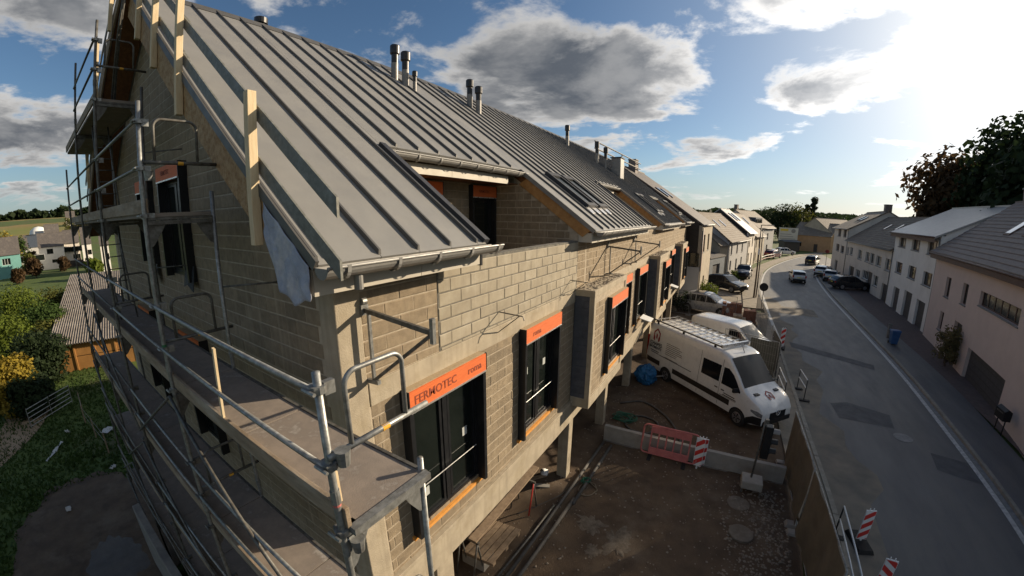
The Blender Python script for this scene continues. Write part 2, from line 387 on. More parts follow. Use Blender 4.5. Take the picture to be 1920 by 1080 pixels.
# tar patches and covers in the road
def flat(name, pts, z, m, parent=None):
    o = MB().add([(x, y, z) for x, y in pts], [tuple(range(len(pts)))]).build(name, m, parent); return o
for i, pp in enumerate(([(8.9, 15.2), (11.0, 15.0), (11.2, 16.3), (9.6, 17.0), (8.8, 16.6)], [(8.1, 24.6), (12.3, 22.3), (12.5, 23.2), (8.1, 25.8)], [(11.6, 12.2), (13.0, 11.6), (13.1, 13.0), (11.8, 13.4)], [(8.2, 34.6), (11.5, 34.4), (11.6, 37.5), (8.2, 37.6)])):
    flat('tar_patch' if i < 3 else 'bright_patch', pp, .010, m_patch if i < 3 else m_dust, road)
mh = MB().tube([(11.1, 14.3, .012), (11.1, 14.3, .016)], .36, 24).build('manhole_cover', m_gutl, road)
# courtyard soil
random.seed(3)
from mathutils import noise as mn
c = MB(); NX, NY = 60, 200
def cz(x, y): return .02-.045*(math.exp(-((x-2.4-.3*sin(y*.35))/.16)**2)+math.exp(-((x-4.1-.3*sin(y*.35))/.16)**2))*smooth(-6, 0, y)*(1-smooth(8.2, 9.2, y))+.05*mn.noise((x*.9, y*.9, 0))+.025*mn.noise((x*3.1, y*3.1, 4))
for j in range(NY+1):
    for i in range(NX+1):
        x = -7+13.4*i/NX; y = -8+41*j/NY; c.v.append((x, y, cz(x, y)+.03))
c.f = [(j*(NX+1)+i, j*(NX+1)+i+1, (j+1)*(NX+1)+i+1, (j+1)*(NX+1)+i) for j in range(NY) for i in range(NX) if not (-7+13.4*(i+1)/NX < -1.2 and -8+41*(j+1)/NY < .6)]
soil = tag(c.build('site_soil', m_dirt, smooth=True), kind='structure')
gr = MB()
for k in range(5200):
    if k < 2600: x, y = random.gauss(5.5, .55), random.uniform(-3, 9)
    else: x, y = random.uniform(-.5, 6.2), random.uniform(-2, 24)
    if x > 6.15: continue
    s = random.uniform(.012, .045)*(1.2 if k < 2600 else .9); z = cz(x, y)+.03; a = random.uniform(0, 6)
    ux, uy = cos(a)*s, sin(a)*s; h = s*random.uniform(.4, .9)
    gr.add([(x+ux, y+uy, z), (x-uy, y+ux, z), (x-ux, y-uy, z), (x+uy, y-ux, z), (x+ux*.3, y, z+h)], [(0, 1, 4), (1, 2, 4), (2, 3, 4), (3, 0, 4)])
tag(gr.build('gravel', m_stone), 'loose gravel scattered over the brown site soil', 'gravel', kind='stuff')
# ================================================================ main building
B = thing('apartment_building', 'unfinished concrete block apartment row with grey standing seam metal roof', 'building')
SL = .734; C0 = 7.69; RX = -6.9; RZ = C0-SL*RX
YEND = 33.5
def rz(X): return C0-SL*X if X >= RX else RZ-SL*(RX-X)
SLN = Vector((SL, 0, 1)).normalized()
def gable_top(x): return rz(x)-.34
# windows on the gable (x0,x1,z0,z1) and on the facade (y0,y1,z0,z1)
GW = [(-5.95, -4.5, 6.72, 8.55), (-8.05, -7.05, 6.9, 8.45), (-5.7, -4.5, 3.2, 5.3), (-9.6, -8.4, 3.2, 5.3)]
FW = [(.9, 2.55, 3.1, 5.23), (4.05, 5.66, 3.1, 5.25), (11.0, 12.7, 3.1, 5.25), (14.15, 15.8, 3.1, 5.25), (20.9, 22.5, 3.1, 5.25), (24.0, 25.6, 3.1, 5.25), (30.5, 31.9, 3.1, 5.25)]
BAYS = [(6.9, 10.15), (16.78, 20.0), (26.5, 29.8)]
# cores (mortar coloured) with real openings
w = MB()
def gcell(a, b, z0, z1):
    ta, tb = gable_top(a), gable_top(b)
    if z1 >= 20: w.prism([(a, .02, z0), (b, .02, z0), (b, .02, max(tb, z0+.01)), (a, .02, max(ta, z0+.01))], (0, .22, 0))
    else: w.box(a, b, .02, .24, z0, z1)
for a, b in ((-13., RX), (RX, -.02)): cells((a, b), (-2.6, 20), [h for h in GW if a <= (h[0]+h[1])/2 <= b], gcell)
gable = w.build('gable_wall', m_mort, B)
w = MB()
cells((.24, YEND), (2.6, 5.52), FW, lambda a, b, z0, z1: w.box(-.24, -.012, a, b, z0, z1))
facade = w.build('facade_wall', m_mort, B)
w = MB(); w.box(-.22, -.008, 1.66, 7.0, 5.8, 7.095)
parapet = w.build('terrace_parapet', m_gmort, B)
w = MB(); w.box(-.24, -.012, .3, 1.655, 5.8, 7.12); w.box(-.24, -.012, 7.0, YEND, 5.8, 7.1)
upper = w.build('upper_wall', m_mort, B)
# individual blocks
ub = MB(); e = .012
ub.hull8([(-.245, 0, -.094), (.245, 0, -.094), (.245, 0, .094), (-.245, 0, .094)], [(-.245+e, -.012, -.094+e), (.245-e, -.012, -.094+e), (.245-e, -.012, .094-e), (-.245+e, -.012, .094-e)])
t = ub.build('concrete_block', m_block); bmesh_block = t.data; bpy.data.objects.remove(t)
bm2 = bmesh_block.copy(); bm2.materials[0] = m_grey
def lay(u0, u1, z0, z1, holes, zoff, phase, top=None):
    """running bond: list of (ucentre, zcentre, length, height)"""
    out = []; k = math.floor((z0-zoff)/.2)
    while zoff+k*.2 < z1:
        za, zb = max(z0, zoff+k*.2), min(z1, zoff+(k+1)*.2); k += 1
        if zb-za < .05: continue
        zc = (za+zb)/2; u = u0-.5+((k % 2)*.25+phase) % .5
        lim = [(u0, u1)]
        for h in holes:
            if h[2]-.02 < zc < h[3]+.02: lim = [q for a, b in lim for q in ((a, min(b, h[0])), (max(a, h[1]), b)) if q[1]-q[0] > .06]
        while u < u1:
            for a, b in lim:
                s, f = max(u, a), min(u+.5, b)
                if top:
                    while f-s > .1 and top(f) < zb: f -= .05
                    while f-s > .1 and top(s) < zb: s += .05
                    if top(f) < zb or top(s) < zb: continue
                if f-s > .07: out.append(((s+f)/2, zc, f-s-.005, zb-za-.017))
            u += .5
    return out
def place_blocks(lst, fn, mesh, name, parent, mtl, nmax, rotz):
    """fn(u,z)->point on wall; the nmax largest in view become parts, the rest one joined part"""
    items = []
    for u, z, l, h in lst:
        p = fn(u, z); items.append((-(pix_size(p, math.sqrt(l*h)) if in_view(p) else 0), u, z, l, h, p))
    items.sort(key=lambda q: q[0])
    for it in items[:nmax]:
        if it[0] == 0: continue
        o = bpy.data.objects.new(name, mesh); COL.objects.link(o); o.parent = parent; o.location = it[5]; o.rotation_euler = (0, 0, rotz)
        o.scale = (it[3]/.49, random.uniform(.25, .7), it[4]/.188)
    rest = MB(); cs, sn = cos(rotz), sin(rotz)
    for it in items[nmax:]:
        p = it[5]; l, h = it[3]/2, it[4]/2; dpt = .012*random.uniform(.25, .7)
        f = lambda x, y, z: (p[0]+x*cs-y*sn, p[1]+x*sn+y*cs, p[2]+z)
        rest.hull8([f(-l, 0, -h), f(l, 0, -h), f(l, 0, h), f(-l, 0, h)], [f(-l+e, -dpt, -h+e), f(l-e, -dpt, -h+e), f(l-e, -dpt, h-e), f(-l+e, -dpt, h-e)])
    if rest.v:
        o = rest.build(name+'_courses', mtl, parent); o['kind'] = 'stuff'
random.seed(11)
gl = lay(-12.7, RX, -1.5, 12.2, GW, .13, 0, gable_top)+lay(RX+.0, -.34, -1.5, 12.2, GW, .13, 0, gable_top)
place_blocks(gl, lambda u, z: (u, .0202, z), bmesh_block, 'concrete_block', gable, m_block, 140, 0)
fh = [(a-.0, b, z0-.0, z1+.3) for a, b, z0, z1 in FW]+[(a, b, 2.6, 5.85) for a, b in BAYS]
fl = lay(.36, YEND, 2.66, 5.5, fh, .13, .1)
place_blocks(fl, lambda u, z: (-.0118, u, z), bmesh_block, 'concrete_block', facade, m_block, 60, pi/2)
ul = lay(.34, 1.655, 5.81, 7.12, [], .13, .1)+lay(7.02, 7.6, 5.81, 7.08, [], .13, .1)+lay(7.7, YEND, 5.81, 7.08, [], .13, .1)
place_blocks(ul, lambda u, z: (-.0118, u, z), bmesh_block, 'concrete_block', upper, m_block, 25, pi/2)
pl = lay(1.67, 6.99, 5.81, 7.09, [], .06, .27)
place_blocks(pl, lambda u, z: (-.006, u, z), bm2, 'grey_block', parapet, m_grey, 150, pi/2)
# concrete frame
def part(name, m, *boxes, parent=B, bevel=0.):
    g = MB()
    for b in boxes: g.box(*b)
    return g.build(name, m, parent, bevel=bevel)
part('corner_column', m_conc, (-.30, .012, -.012, .335, 2.64, 7.2), bevel=.012)
part('ring_beam', m_conc, (-.25, .016, .345, YEND, 5.5, 5.81), bevel=.01)
part('ground_beam', m_conc, (-.36, .05, -.014, YEND, 2.0, 2.62), bevel=.015)
for y in [1.1+2.35*k for k in range(14)]: part('formwork_joint', m_conc2, (.0502, .0508, y, y+.008, 2.02, 2.59))
part('slab_ledge', m_conc, (-.30, .085, -.016, YEND, 2.60, 2.675), bevel=.01)
part('floor_slab', m_conc2, (-12.9, -.37, .25, YEND, 2.2, 2.6))  # unseen slab, put in to block light from the carport
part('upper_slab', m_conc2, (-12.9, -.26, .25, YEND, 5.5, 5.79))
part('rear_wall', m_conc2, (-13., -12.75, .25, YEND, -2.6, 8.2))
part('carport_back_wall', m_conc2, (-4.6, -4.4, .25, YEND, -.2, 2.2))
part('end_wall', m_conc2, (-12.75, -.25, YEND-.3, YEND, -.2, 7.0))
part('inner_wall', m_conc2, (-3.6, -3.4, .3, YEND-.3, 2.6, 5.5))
for y0, y1 in ((.0, .34), (1.22, 1.66), (6.92, 7.22), (10.4, 10.7), (14.2, 14.5), (18.4, 18.7), (22.4, 22.7), (26.6, 26.9), (30.4, 30.7)):
    part('support_column', m_conc, (-.3, .02, y0, y1, -.3, 2.0), bevel=.015)
# roof ---------------------------------------------------------------
SECT = [(-.43, 2.2, .46), (2.2, 7.05, -1.72), (7.05, 14.4, .46), (14.4, 18.2, -2.1), (18.2, 25.8, .46), (25.8, 29.0, -2.0), (29.0, YEND, .46)]
roofe = bpy.data.objects.new('roof', None); COL.objects.link(roofe); roofe.parent = B
yk = [-.43]+[.30+.57*k for k in range(-1, 60)]; yk = sorted(set([round(y, 3) for y in yk if -.43 <= y <= YEND]+[s[1] for s in SECT]))
yk = [y for i, y in enumerate(yk) if i == 0 or y-yk[i-1] > .09 or y in [s[1] for s in SECT]]
def sec(y): return next(s for s in SECT if s[0] <= y <= s[1]+1e-6)
def rp(X, y, h): return Vector((X, y, rz(X)))+SLN*h
for a, b in zip(yk, yk[1:]):
    if b-a < .03: continue
    X1 = sec((a+b)/2)[2]
    g = MB(); g.hull8([rp(RX, a+.004, -.05), rp(X1, a+.004, -.05), rp(X1, b-.004, -.05), rp(RX, b-.004, -.05)], [rp(RX, a+.004, 0), rp(X1, a+.004, 0), rp(X1, b-.004, 0), rp(RX, b-.004, 0)])
    pan = g.build('roof_panel', m_zinc, roofe)
    if min(abs((a-.30)/.57-round((a-.30)/.57)), 1)*.57 > .02 and a > 0: continue
    s = MB(); s.hull8([rp(RX, a-.02, -.01), rp(X1-.02, a-.02, -.01), rp(X1-.02, a+.02, -.01), rp(RX, a+.02, -.01)], [rp(RX, a-.013, .048), rp(X1-.05, a-.013, .048), rp(X1-.05, a+.013, .048), rp(RX, a+.013, .048)])
    s.build('seam', m_seam, roofe)
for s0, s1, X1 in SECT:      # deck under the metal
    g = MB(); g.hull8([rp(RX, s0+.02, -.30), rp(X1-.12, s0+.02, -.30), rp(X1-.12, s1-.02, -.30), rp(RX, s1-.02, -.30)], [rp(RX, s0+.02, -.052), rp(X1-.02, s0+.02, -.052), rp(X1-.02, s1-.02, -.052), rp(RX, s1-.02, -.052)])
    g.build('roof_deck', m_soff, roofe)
def rb(X, h): return Vector((X, 0, RZ-SL*(RX-X)))+Vector((-SL, 0, 1)).normalized()*h
g = MB(); BX = -13.9
q = [rb(RX, .0), rb(BX, .0), rb(BX, -.26), rb(RX, -.26)]
g.prism([Vector((p.x, -.62, p.z)) for p in q], (0, YEND+.62, 0)); g.build('rear_slope', m_zinc, roofe)
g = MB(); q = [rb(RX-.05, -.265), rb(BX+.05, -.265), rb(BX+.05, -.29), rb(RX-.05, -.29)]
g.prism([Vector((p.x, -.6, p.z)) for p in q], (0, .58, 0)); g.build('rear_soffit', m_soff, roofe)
g = MB(); q = [rb(RX, .015), rb(BX, .015), rb(BX, -.34), rb(RX, -.34)]
g.prism([Vector((p.x, -.66, p.z)) for p in q], (0, .035, 0)); g.build('rear_barge_board', m_timb2, roofe)
g = MB(); g.hull8([(RX-.2, -.45, RZ-.13), (RX+.2, -.45, RZ-.13), (RX+.2, YEND, RZ-.13), (RX-.2, YEND, RZ-.13)], [(RX-.03, -.45, RZ+.05), (RX+.03, -.45, RZ+.05), (RX+.03, YEND, RZ+.05), (RX-.03, YEND, RZ+.05)])
g.build('ridge_cap', m_seam, roofe)
# front rake: OSB barge board, plaster strip, torn membrane
g = MB(); q = [(RX, RZ-.10), (.30, rz(.30)-.10), (-.32, rz(-.32)-.52), (RX, RZ-.62)]
g.prism([(x, -.445, z) for x, z in q], (0, .025, 0)); barge = g.build('barge_board', m_osb, B)
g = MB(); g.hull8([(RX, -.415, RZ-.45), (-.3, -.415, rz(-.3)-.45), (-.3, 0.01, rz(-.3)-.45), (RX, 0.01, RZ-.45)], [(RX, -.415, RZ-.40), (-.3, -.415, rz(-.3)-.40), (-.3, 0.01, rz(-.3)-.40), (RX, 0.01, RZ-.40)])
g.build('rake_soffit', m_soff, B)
g = MB(); g.hull8([rp(RX, -.47, -.06), rp(.46, -.47, -.06), rp(.46, -.435, -.06), rp(RX, -.435, -.06)], [rp(RX, -.47, .045), rp(.46, -.47, .045), rp(.46, -.435, .045), rp(RX, -.435, .045)])
g.build('rake_trim', m_seam, roofe)
random.seed(5)
g = MB(); nu, nv = 44, 22
for i in range(nu+1):
    for j in range(nv+1):
        t = i/nu; X = -.42+.8*t; zt = rz(X)-.07; v = j/nv
        zb = zt-.3-(zt-.3-7.02-.05*sin(t*7))*smooth(0, .4, t)
        g.v.append((X-.03*v*sin(t*5)+.012*sin(v*11+t*4), -.474-.014*abs(sin(t*9+v*4))-.012*sin(t*21-v*6)*v-.03*v*t, zt+(zb-zt)*v+.02*sin(t*17)*v))
g.f = [(i*(nv+1)+j, i*(nv+1)+j+1, (i+1)*(nv+1)+j+1, (i+1)*(nv+1)+j) for i in range(nu) for j in range(nv)]
film = g.build('membrane_flap', m_film, B, smooth=True); sd = film.modifiers.new('t', 'SOLIDIFY'); sd.thickness = .006
# gutters
def gutter(X, y0, y1, Z, r=.105):
    g = MB(); n = 9
    for y in (y0, y1):
        for rr in (r, r-.008):
            g.v += [(X+rr*cos(pi+pi*k/n), y, Z+rr*sin(pi+pi*k/n)) for k in range(n+1)]
    k1 = n+1
    for k in range(n):
        g.f += [(k, k+1, 2*k1+k+1, 2*k1+k), (k1+k, 3*k1+k, 3*k1+k+1, k1+k+1)]
    for s in (0, 2*k1): g.f += [tuple(s+k for k in range(n+1))]
    for k in (0, n): g.f += [(k, 2*k1+k, 3*k1+k, k1+k)]
    gt = g.build('gutter', m_gut, B, smooth=False)
    g = MB(); g.cyl((X+r, y0, Z+.004), (X+r, y1, Z+.004), .014, 8); g.build('gutter_lip', m_gutb, gt, world=False)
    y = y0+.22
    while y < y1:
        g = MB()
        g.v = []
        pr = [(X+(r+.012)*cos(pi+pi*k/10), Z+(r+.012)*sin(pi+pi*k/10)) for k in range(11)]+[(X+r+.016, Z+.02)]
        for (px, pz) in pr: g.v += [(px, y-.02, pz), (px, y+.02, pz), (px*1., y+.02, pz-.012), (px, y-.02, pz-.012)]
        g.f = [(4*i, 4*i+1, 4*i+5, 4*i+4) for i in range(len(pr)-1)]+[(4*i+3, 4*i+7, 4*i+6, 4*i+2) for i in range(len(pr)-1)]
        g.build('gutter_bracket', m_gutb, gt, world=False); y += .62
    return gt
part('fascia_end_cap', m_frame, (.30, .36, 2.2, 2.25, 7.03, 7.27))
g1 = gutter(.545, -.46, 2.36, 7.33)
MB().cyl((.52, -.05, 7.26), (.52, -.05, 7.08), .045, 12).build('downpipe_stub', m_gut, B)
gutter(-1.68, 2.16, 7.2, 8.86); gutter(.545, 7.1, 14.5, 7.33); gutter(-2.05, 14.2, 18.3, 9.13); gutter(.545, 18.2, 25.9, 7.33); gutter(-1.95, 25.7, 29.1, 9.05); gutter(.545, 29., YEND, 7.33)
# fascias and soffits
for s0, s1, X1 in SECT:
    if X1 > 0:
        ys = [s0+.0, min(s1, s0+1.42), s1] if s0 < 0 else [s0, s0+2.4, s0+4.8, s1] if s1-s0 > 5 else [s0, s1]
        for a, b in zip(ys, ys[1:]): part('fascia', m_fascia, (.33, .352, a+.004, b-.004, 7.05, 7.3))
        part('eave_soffit', m_fascia, (-.0, .33, s0+.02 if s0 > 0 else s0+.05, s1-.01, 7.12, 7.14))
        part('soffit_return', m_fascia, (-.01, .33, s0, s0+.018, 7.06, 7.3))
    else:
        ys = [s0+.35, s0+2.0, s0+3.4, s1-.55]
        for a, b in zip(ys, ys[1:]):
            if b > a: part('fascia', m_fascia, (X1-.10, X1-.075, a, b-.008, 8.54-(.734*(X1+1.72)), 8.74-(.734*(X1+1.72))))
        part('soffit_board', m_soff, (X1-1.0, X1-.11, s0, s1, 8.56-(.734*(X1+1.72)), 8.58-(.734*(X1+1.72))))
        # recessed terrace: back wall, cheeks
        bx = X1-.9; wz = 8.55
        zt = rz(bx)-.3
        wins = [(s0+1.35, s0+2.45, 5.9, 8.2), (s0+3.75, s0+4.75, 5.9, 8.2)] if s1-s0 > 4.5 else [(s0+1.4, s0+2.6, 5.9, 8.2)]
        g = MB(); cells((s0, s1), (5.8, zt), wins, lambda a, b, z0, z1: g.box(bx-.2, bx-.012, a, b, z0, z1)); bw = g.build('terrace_wall', m_mort, B)
        if s0 < 10:
            place_blocks(lay(s0+.02, s1-.02, 5.82, zt, [(a, b, c_, d_+.3) for a, b, c_, d_ in wins], .13, .1), lambda u, z: (bx-.010, u, z), bmesh_block, 'concrete_block', bw, m_block, 20, pi/2)
        for yy, sg in ((s1, -1), (s0, 1)):
            g = MB(); q = [(bx, 5.8), (-.02, 5.8), (-.02, min(7.1, rz(-.02)-.35)), (-.02, rz(-.02)-.35), (bx, rz(bx)-.35)]
            g.prism([(x, yy+.012*sg*-1, z) for x, z in (q[0], q[1], q[3], q[4])], (0, -.2*sg, 0)); ck = g.build('cheek_wall', m_mort, B)
            if sg < 0 and s0 < 10:
                place_blocks(lay(bx+.02, -.26, 5.82, 9.6, [], .13, .2, lambda x: rz(x)-.36), lambda u, z: (u, yy+.014, z), bmesh_block, 'concrete_block', ck, m_block, 20, 0)
        if True:
            g = MB(); q = [rp(X1+.25, 0, -.06), rp(.36, 0, -.06), rp(.30, 0, -.34), rp(X1+.15, 0, -.34)]
            g.prism([Vector((p.x, s1-.03, p.z)) for p in q], (0, .12, 0)); g.build('verge_rafter', m_beamw, B)
            g = MB(); g.hull8([rp(X1, s1-.06, -.08), rp(.44, s1-.06, -.08), rp(.44, s1+.02, -.08), rp(X1, s1+.02, -.08)], [rp(X1, s1-.06, .03), rp(.44, s1-.06, .03), rp(.44, s1+.02, .03), rp(X1, s1+.02, .03)]); g.build('verge_trim', m_gut, roofe)
            g = MB(); g.hull8([rp(X1, s0-.07, -.2), rp(.44, s0-.07, -.2), rp(.44, s0+.08, -.2), rp(X1, s0+.08, -.2)], [rp(X1, s0-.05, .06), rp(.44, s0-.05, .06), rp(.44, s0+.08, .05), rp(X1, s0+.08, .05)]); g.build('verge_flashing', m_bitu, roofe)
# windows --------------------------------------------------------------
m_guide = m_frame
m_greysk = mat('sticker_paper', (.5, .52, .5), None, 6, .6)
m_letter = mat('dark_red_print', (.28, .06, .03), None, 8, .8)
def window(par, org, u, nrm, w, z0, z1, sash=2, box=.29, out=.15, txt=None, sill=True, rails=True, wire=True, deep=.09):
    """org: wall point at the lower start of the opening; u along the wall; nrm out of the wall"""
    o, u, n = Vector(org), Vector(u), Vector(nrm); Zv = Vector((0, 0, 1)); h = z1-z0
    W_ = bpy.data.objects.new('window', None); COL.objects.link(W_); W_.parent = par
    def bx(g, a, b, c0, c1, d0, d1):
        g.hull8([o+u*a+n*c0+Zv*d0, o+u*b+n*c0+Zv*d0, o+u*b+n*c1+Zv*d0, o+u*a+n*c1+Zv*d0], [o+u*a+n*c0+Zv*d1, o+u*b+n*c0+Zv*d1, o+u*b+n*c1+Zv*d1, o+u*a+n*c1+Zv*d1]); return g
    g = MB(); f = .07
    bx(g, 0, w, -deep, -deep+.08, 0, f); bx(g, 0, w, -deep, -deep+.08, h-f, h); bx(g, 0, f, -deep, -deep+.08, f, h-f); bx(g, w-f, w, -deep, -deep+.08, f, h-f)
    for k in range(1, sash): bx(g, w*k/sash-f*.7, w*k/sash+f*.7, -deep, -deep+.07, f, h-f)
    g.build('frame', m_frame, W_, world=False)
    for k in range(sash):
        a, b = w*k/sash+f, w*(k+1)/sash-f; gg = MB(); bx(gg, a, b, -deep+.02, -deep+.032, f, h-f); gg.build('pane', m_glass, W_, world=False)
        gg = MB(); bx(gg, a, a+.05, -deep+.033, -deep+.06, f, h-f); bx(gg, b-.05, b, -deep+.033, -deep+.06, f, h-f); bx(gg, a, b, -deep+.033, -deep+.059, f, f+.05); bx(gg, a, b, -deep+.033, -deep+.059, h-f-.05, h-f); gg.build('sash', m_frame, W_, world=False)
    if rails:
        for a, b in ((-.06, .015), (w-.015, w+.06)): gg = MB(); bx(gg, a, b, -.02, out, -.05, h); gg.build('guide_rail', m_frame, W_, world=False)
    if box:
        gg = MB(); bx(gg, -.05, w+.05, -.02, out+.012, h+.004, h+box); bo = gg.build('shutter_box', m_orange, par)
        gg = MB(); bx(gg, -.06, w+.06, -.02, out-.01, h+box+.002, h+box+.012); gg.build('box_lid', m_boxtop, bo, world=False)
        for a, b in ((-.072, -.052), (w+.052, w+.072)): gg = MB(); bx(gg, a, b, -.02, out+.014, h-.0, h+box+.01); gg.build('box_end_cap', m_frame, bo, world=False)
        gg = MB(); bx(gg, -.04, w+.04, out-.03, out+.02, h-.024, h+.002); gg.build('box_bottom_rail', m_alu, bo, world=False)
        for s, at, size in (txt or []): put_text(s, size, m_letter, bo, o+u*(w*at)+n*(out+.016)+Zv*(h+box*.5), u, Zv, bold=.0015)
    if sill:
        gg = MB(); bx(gg, -.1, w+.1, -.06, .05, -.11, -.05); gg.build('foam_sill', m_foam, W_, world=False)
    if wire:
        gg = MB(); gg.tube([o+u*.1+n*.03+Zv*(.34*h), o+u*(w-.1)+n*.03+Zv*(.34*h)], .008, 6); gg.build('guard_rod', m_alu, W_, world=False)
    return W_
UY, NXv = (0, 1, 0), (1, 0, 0)
for i, (a, b, z0, z1) in enumerate(FW):
    w_ = window(B, (0, a, z0), UY, NXv, b-a, z0, z1, 2, .29, .15, [('FERMOTEC', .29, .18), ('roma', .84, .17)] if i == 0 else [('roma', .25, .17)] if i == 1 else None)
    for dy, dz in (((.28, .42), (1.28, 1.0)) if i == 0 else ((.3, 1.3), (1.15, 1.25)) if i == 1 else ()): MB().box(-.057, -.054, a+dy, a+dy+.12, z0+dz, z0+dz+.16).build('pane_sticker', m_greysk, w_, world=False)
for i, (a, b, z0, z1) in enumerate(GW):
    window(B, (a, 0, z0), (1, 0, 0), (0, -1, 0), b-a, z0, z1, 1 if b-a < 1.2 else 2, .26, .13, [('FERMOTEC', .45, .12)] if i == 0 else None, sill=False, wire=False)
for s0, s1, X1 in SECT:
    if X1 < 0:
        bx_ = X1-.9
        for a, b in ([(s0+1.35, s0+2.45), (s0+3.75, s0+4.75)] if s1-s0 > 4.5 else [(s0+1.4, s0+2.6)]):
            window(B, (bx_, a, 5.9), UY, NXv, b-a, 5.9, 8.2, 1, .3, .12, [('FERMOTEC', .45, .1)] if s0 < 4 else None, sill=False, wire=False)
# bitumen flaps hanging under the gable windows
g = MB(); g.prism([(-4.75, -.03, 7.02), (-4.38, -.03, 6.95), (-4.36, -.10, 6.5), (-4.6, -.12, 6.62), (-4.9, -.10, 6.55), (-4.95, -.05, 6.75)], (0, -.012, 0)); g.build('bitumen_flap', m_bitu, B)
g = MB(); g.prism([(-7.4, -.03, 7.1), (-7.0, -.03, 7.0), (-6.95, -.12, 6.5), (-7.2, -.1, 6.4), (-7.5, -.1, 6.6)], (0, -.012, 0)); g.build('bitumen_flap', m_bitu, B)
# oriel bays -------------------------------------------------------------
random.seed(21)
def bay(y0, y1):
    b = bpy.data.objects.new('oriel_bay', None); COL.objects.link(b); b.parent = B
    D = .55; wy0, wy1, wz0, wz1 = y0+1.3, y1-.22, 3.2, 5.16
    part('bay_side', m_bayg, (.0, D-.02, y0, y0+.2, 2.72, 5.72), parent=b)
    g = MB()
    for k in range(15):
        z = 2.78+k*.2
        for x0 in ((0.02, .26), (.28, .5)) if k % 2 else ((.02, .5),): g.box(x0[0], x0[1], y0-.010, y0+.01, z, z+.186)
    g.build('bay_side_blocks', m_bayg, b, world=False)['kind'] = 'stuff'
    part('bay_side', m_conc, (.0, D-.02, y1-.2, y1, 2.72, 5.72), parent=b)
    g = MB(); cells((y0+.2, y1-.2), (2.72, 5.7), [(wy0, wy1, wz0, wz1)], lambda p, q, z0, z1: g.box(D-.2, D-.03, p, q, z0, z1)); fw_ = g.build('bay_front', m_mort, b, world=False)
    place_blocks(lay(y0+.16, wy0, 2.86, 5.5, [], .13, .1), lambda u, z: (D-.0298, u, z), bmesh_block, 'concrete_block', b, m_block, 18 if y0 < 10 else 0, pi/2)
    part('bay_post', m_conc, (D-.14, D+.0, y0-.012, y0+.15, 2.70, 5.73), parent=b, bevel=.01)
    part('bay_post', m_conc, (D-.14, D+.0, y1-.15, y1+.012, 2.70, 5.73), parent=b, bevel=.01)
    part('bay_sill_beam', m_conc, (.0, D+.004, y0-.014, y1+.014, 2.55, 2.84), parent=b, bevel=.01)
    part('bay_roof_slab', m_conc, (-.0, D+.008, y0-.02, y1+.02, 5.69, 5.86), parent=b, bevel=.012)
    g = MB()
    for k in range(260):
        x, y = random.uniform(.05, D-.05), random.uniform(y0+.05, y1-.05); s = random.uniform(.015, .05); h = s*random.uniform(.3, .8); a = random.uniform(0, 6)
        ux, uy = cos(a)*s, sin(a)*s; z = 5.86
        g.add([(x+ux, y+uy, z), (x-uy, y+ux, z), (x-ux, y-uy, z), (x+uy, y-ux, z), (x, y, z+h)], [(0, 1, 4), (1, 2, 4), (2, 3, 4), (3, 0, 4)])
    g.build('roof_rubble', m_stone, b, world=False)['kind'] = 'stuff'
    window(B, (D-.03, wy0, wz0), UY, NXv, wy1-wy0, wz0, wz1, 2, .3, .14)
for a, b in BAYS: bay(a, b)
for y in (15.2, 24.6):     # white boards leaning out of two windows
    g = MB(); g.prism([(.12, y-.3, 3.15), (.12, y+.5, 3.15), (.62, y+.45, 3.02), (.62, y-.25, 3.02)], (0, 0, .03)); g.build('sill_board', m_white, B)
# flues, chimney, roof lights, ridge
def flue(x, y, h, r=.11, capn=True, low=.45):
    z = rz(x); f = bpy.data.objects.new('flue_pipe', None); COL.objects.link(f); f.parent = B
    MB().cyl((x, y, z-.1), (x, y, z+h*low), r*1.0, 16).build('flue_sleeve', m_flueg, f, world=False)
    MB().cyl((x, y, z+h*low), (x, y, z+h*.78), r*.97, 16).build('flue_neck', m_flue, f, world=False)
    g = MB(); g.tube([(x, y, z+h*.72), (x, y, z+h*.74), (x, y, z+h*.97), (x, y, z+h)], [r*1.2, r*1.38, r*1.38, r*1.15], 16); g.build('flue_cap', m_flue, f, world=False)
flue(-7.25, 2.75, .62, .13, low=.2)
for x, y, h in ((-6.0, 6.45, 1.05), (-5.62, 6.55, 1.05), (-5.8, 10.15, 1.05), (-5.48, 10.3, 1.0), (-5.7, 19.7, 1.2), (-4.6, 22.0, 1.35), (-4.2, 22.6, 1.35), (-4.1, 25.5, 1.1)): flue(x, y, h)
flue(-5.36, 6.7, .62, .06)
g = MB(); g.box(-4.0, -3.35, 23.2, 24.1, 10.0, 11.5); g.build('chimney_stack', m_flueg, B, bevel=.03)
part('chimney_lid', m_flue, (-4.06, -3.29, 23.14, 24.16, 11.5, 11.56))
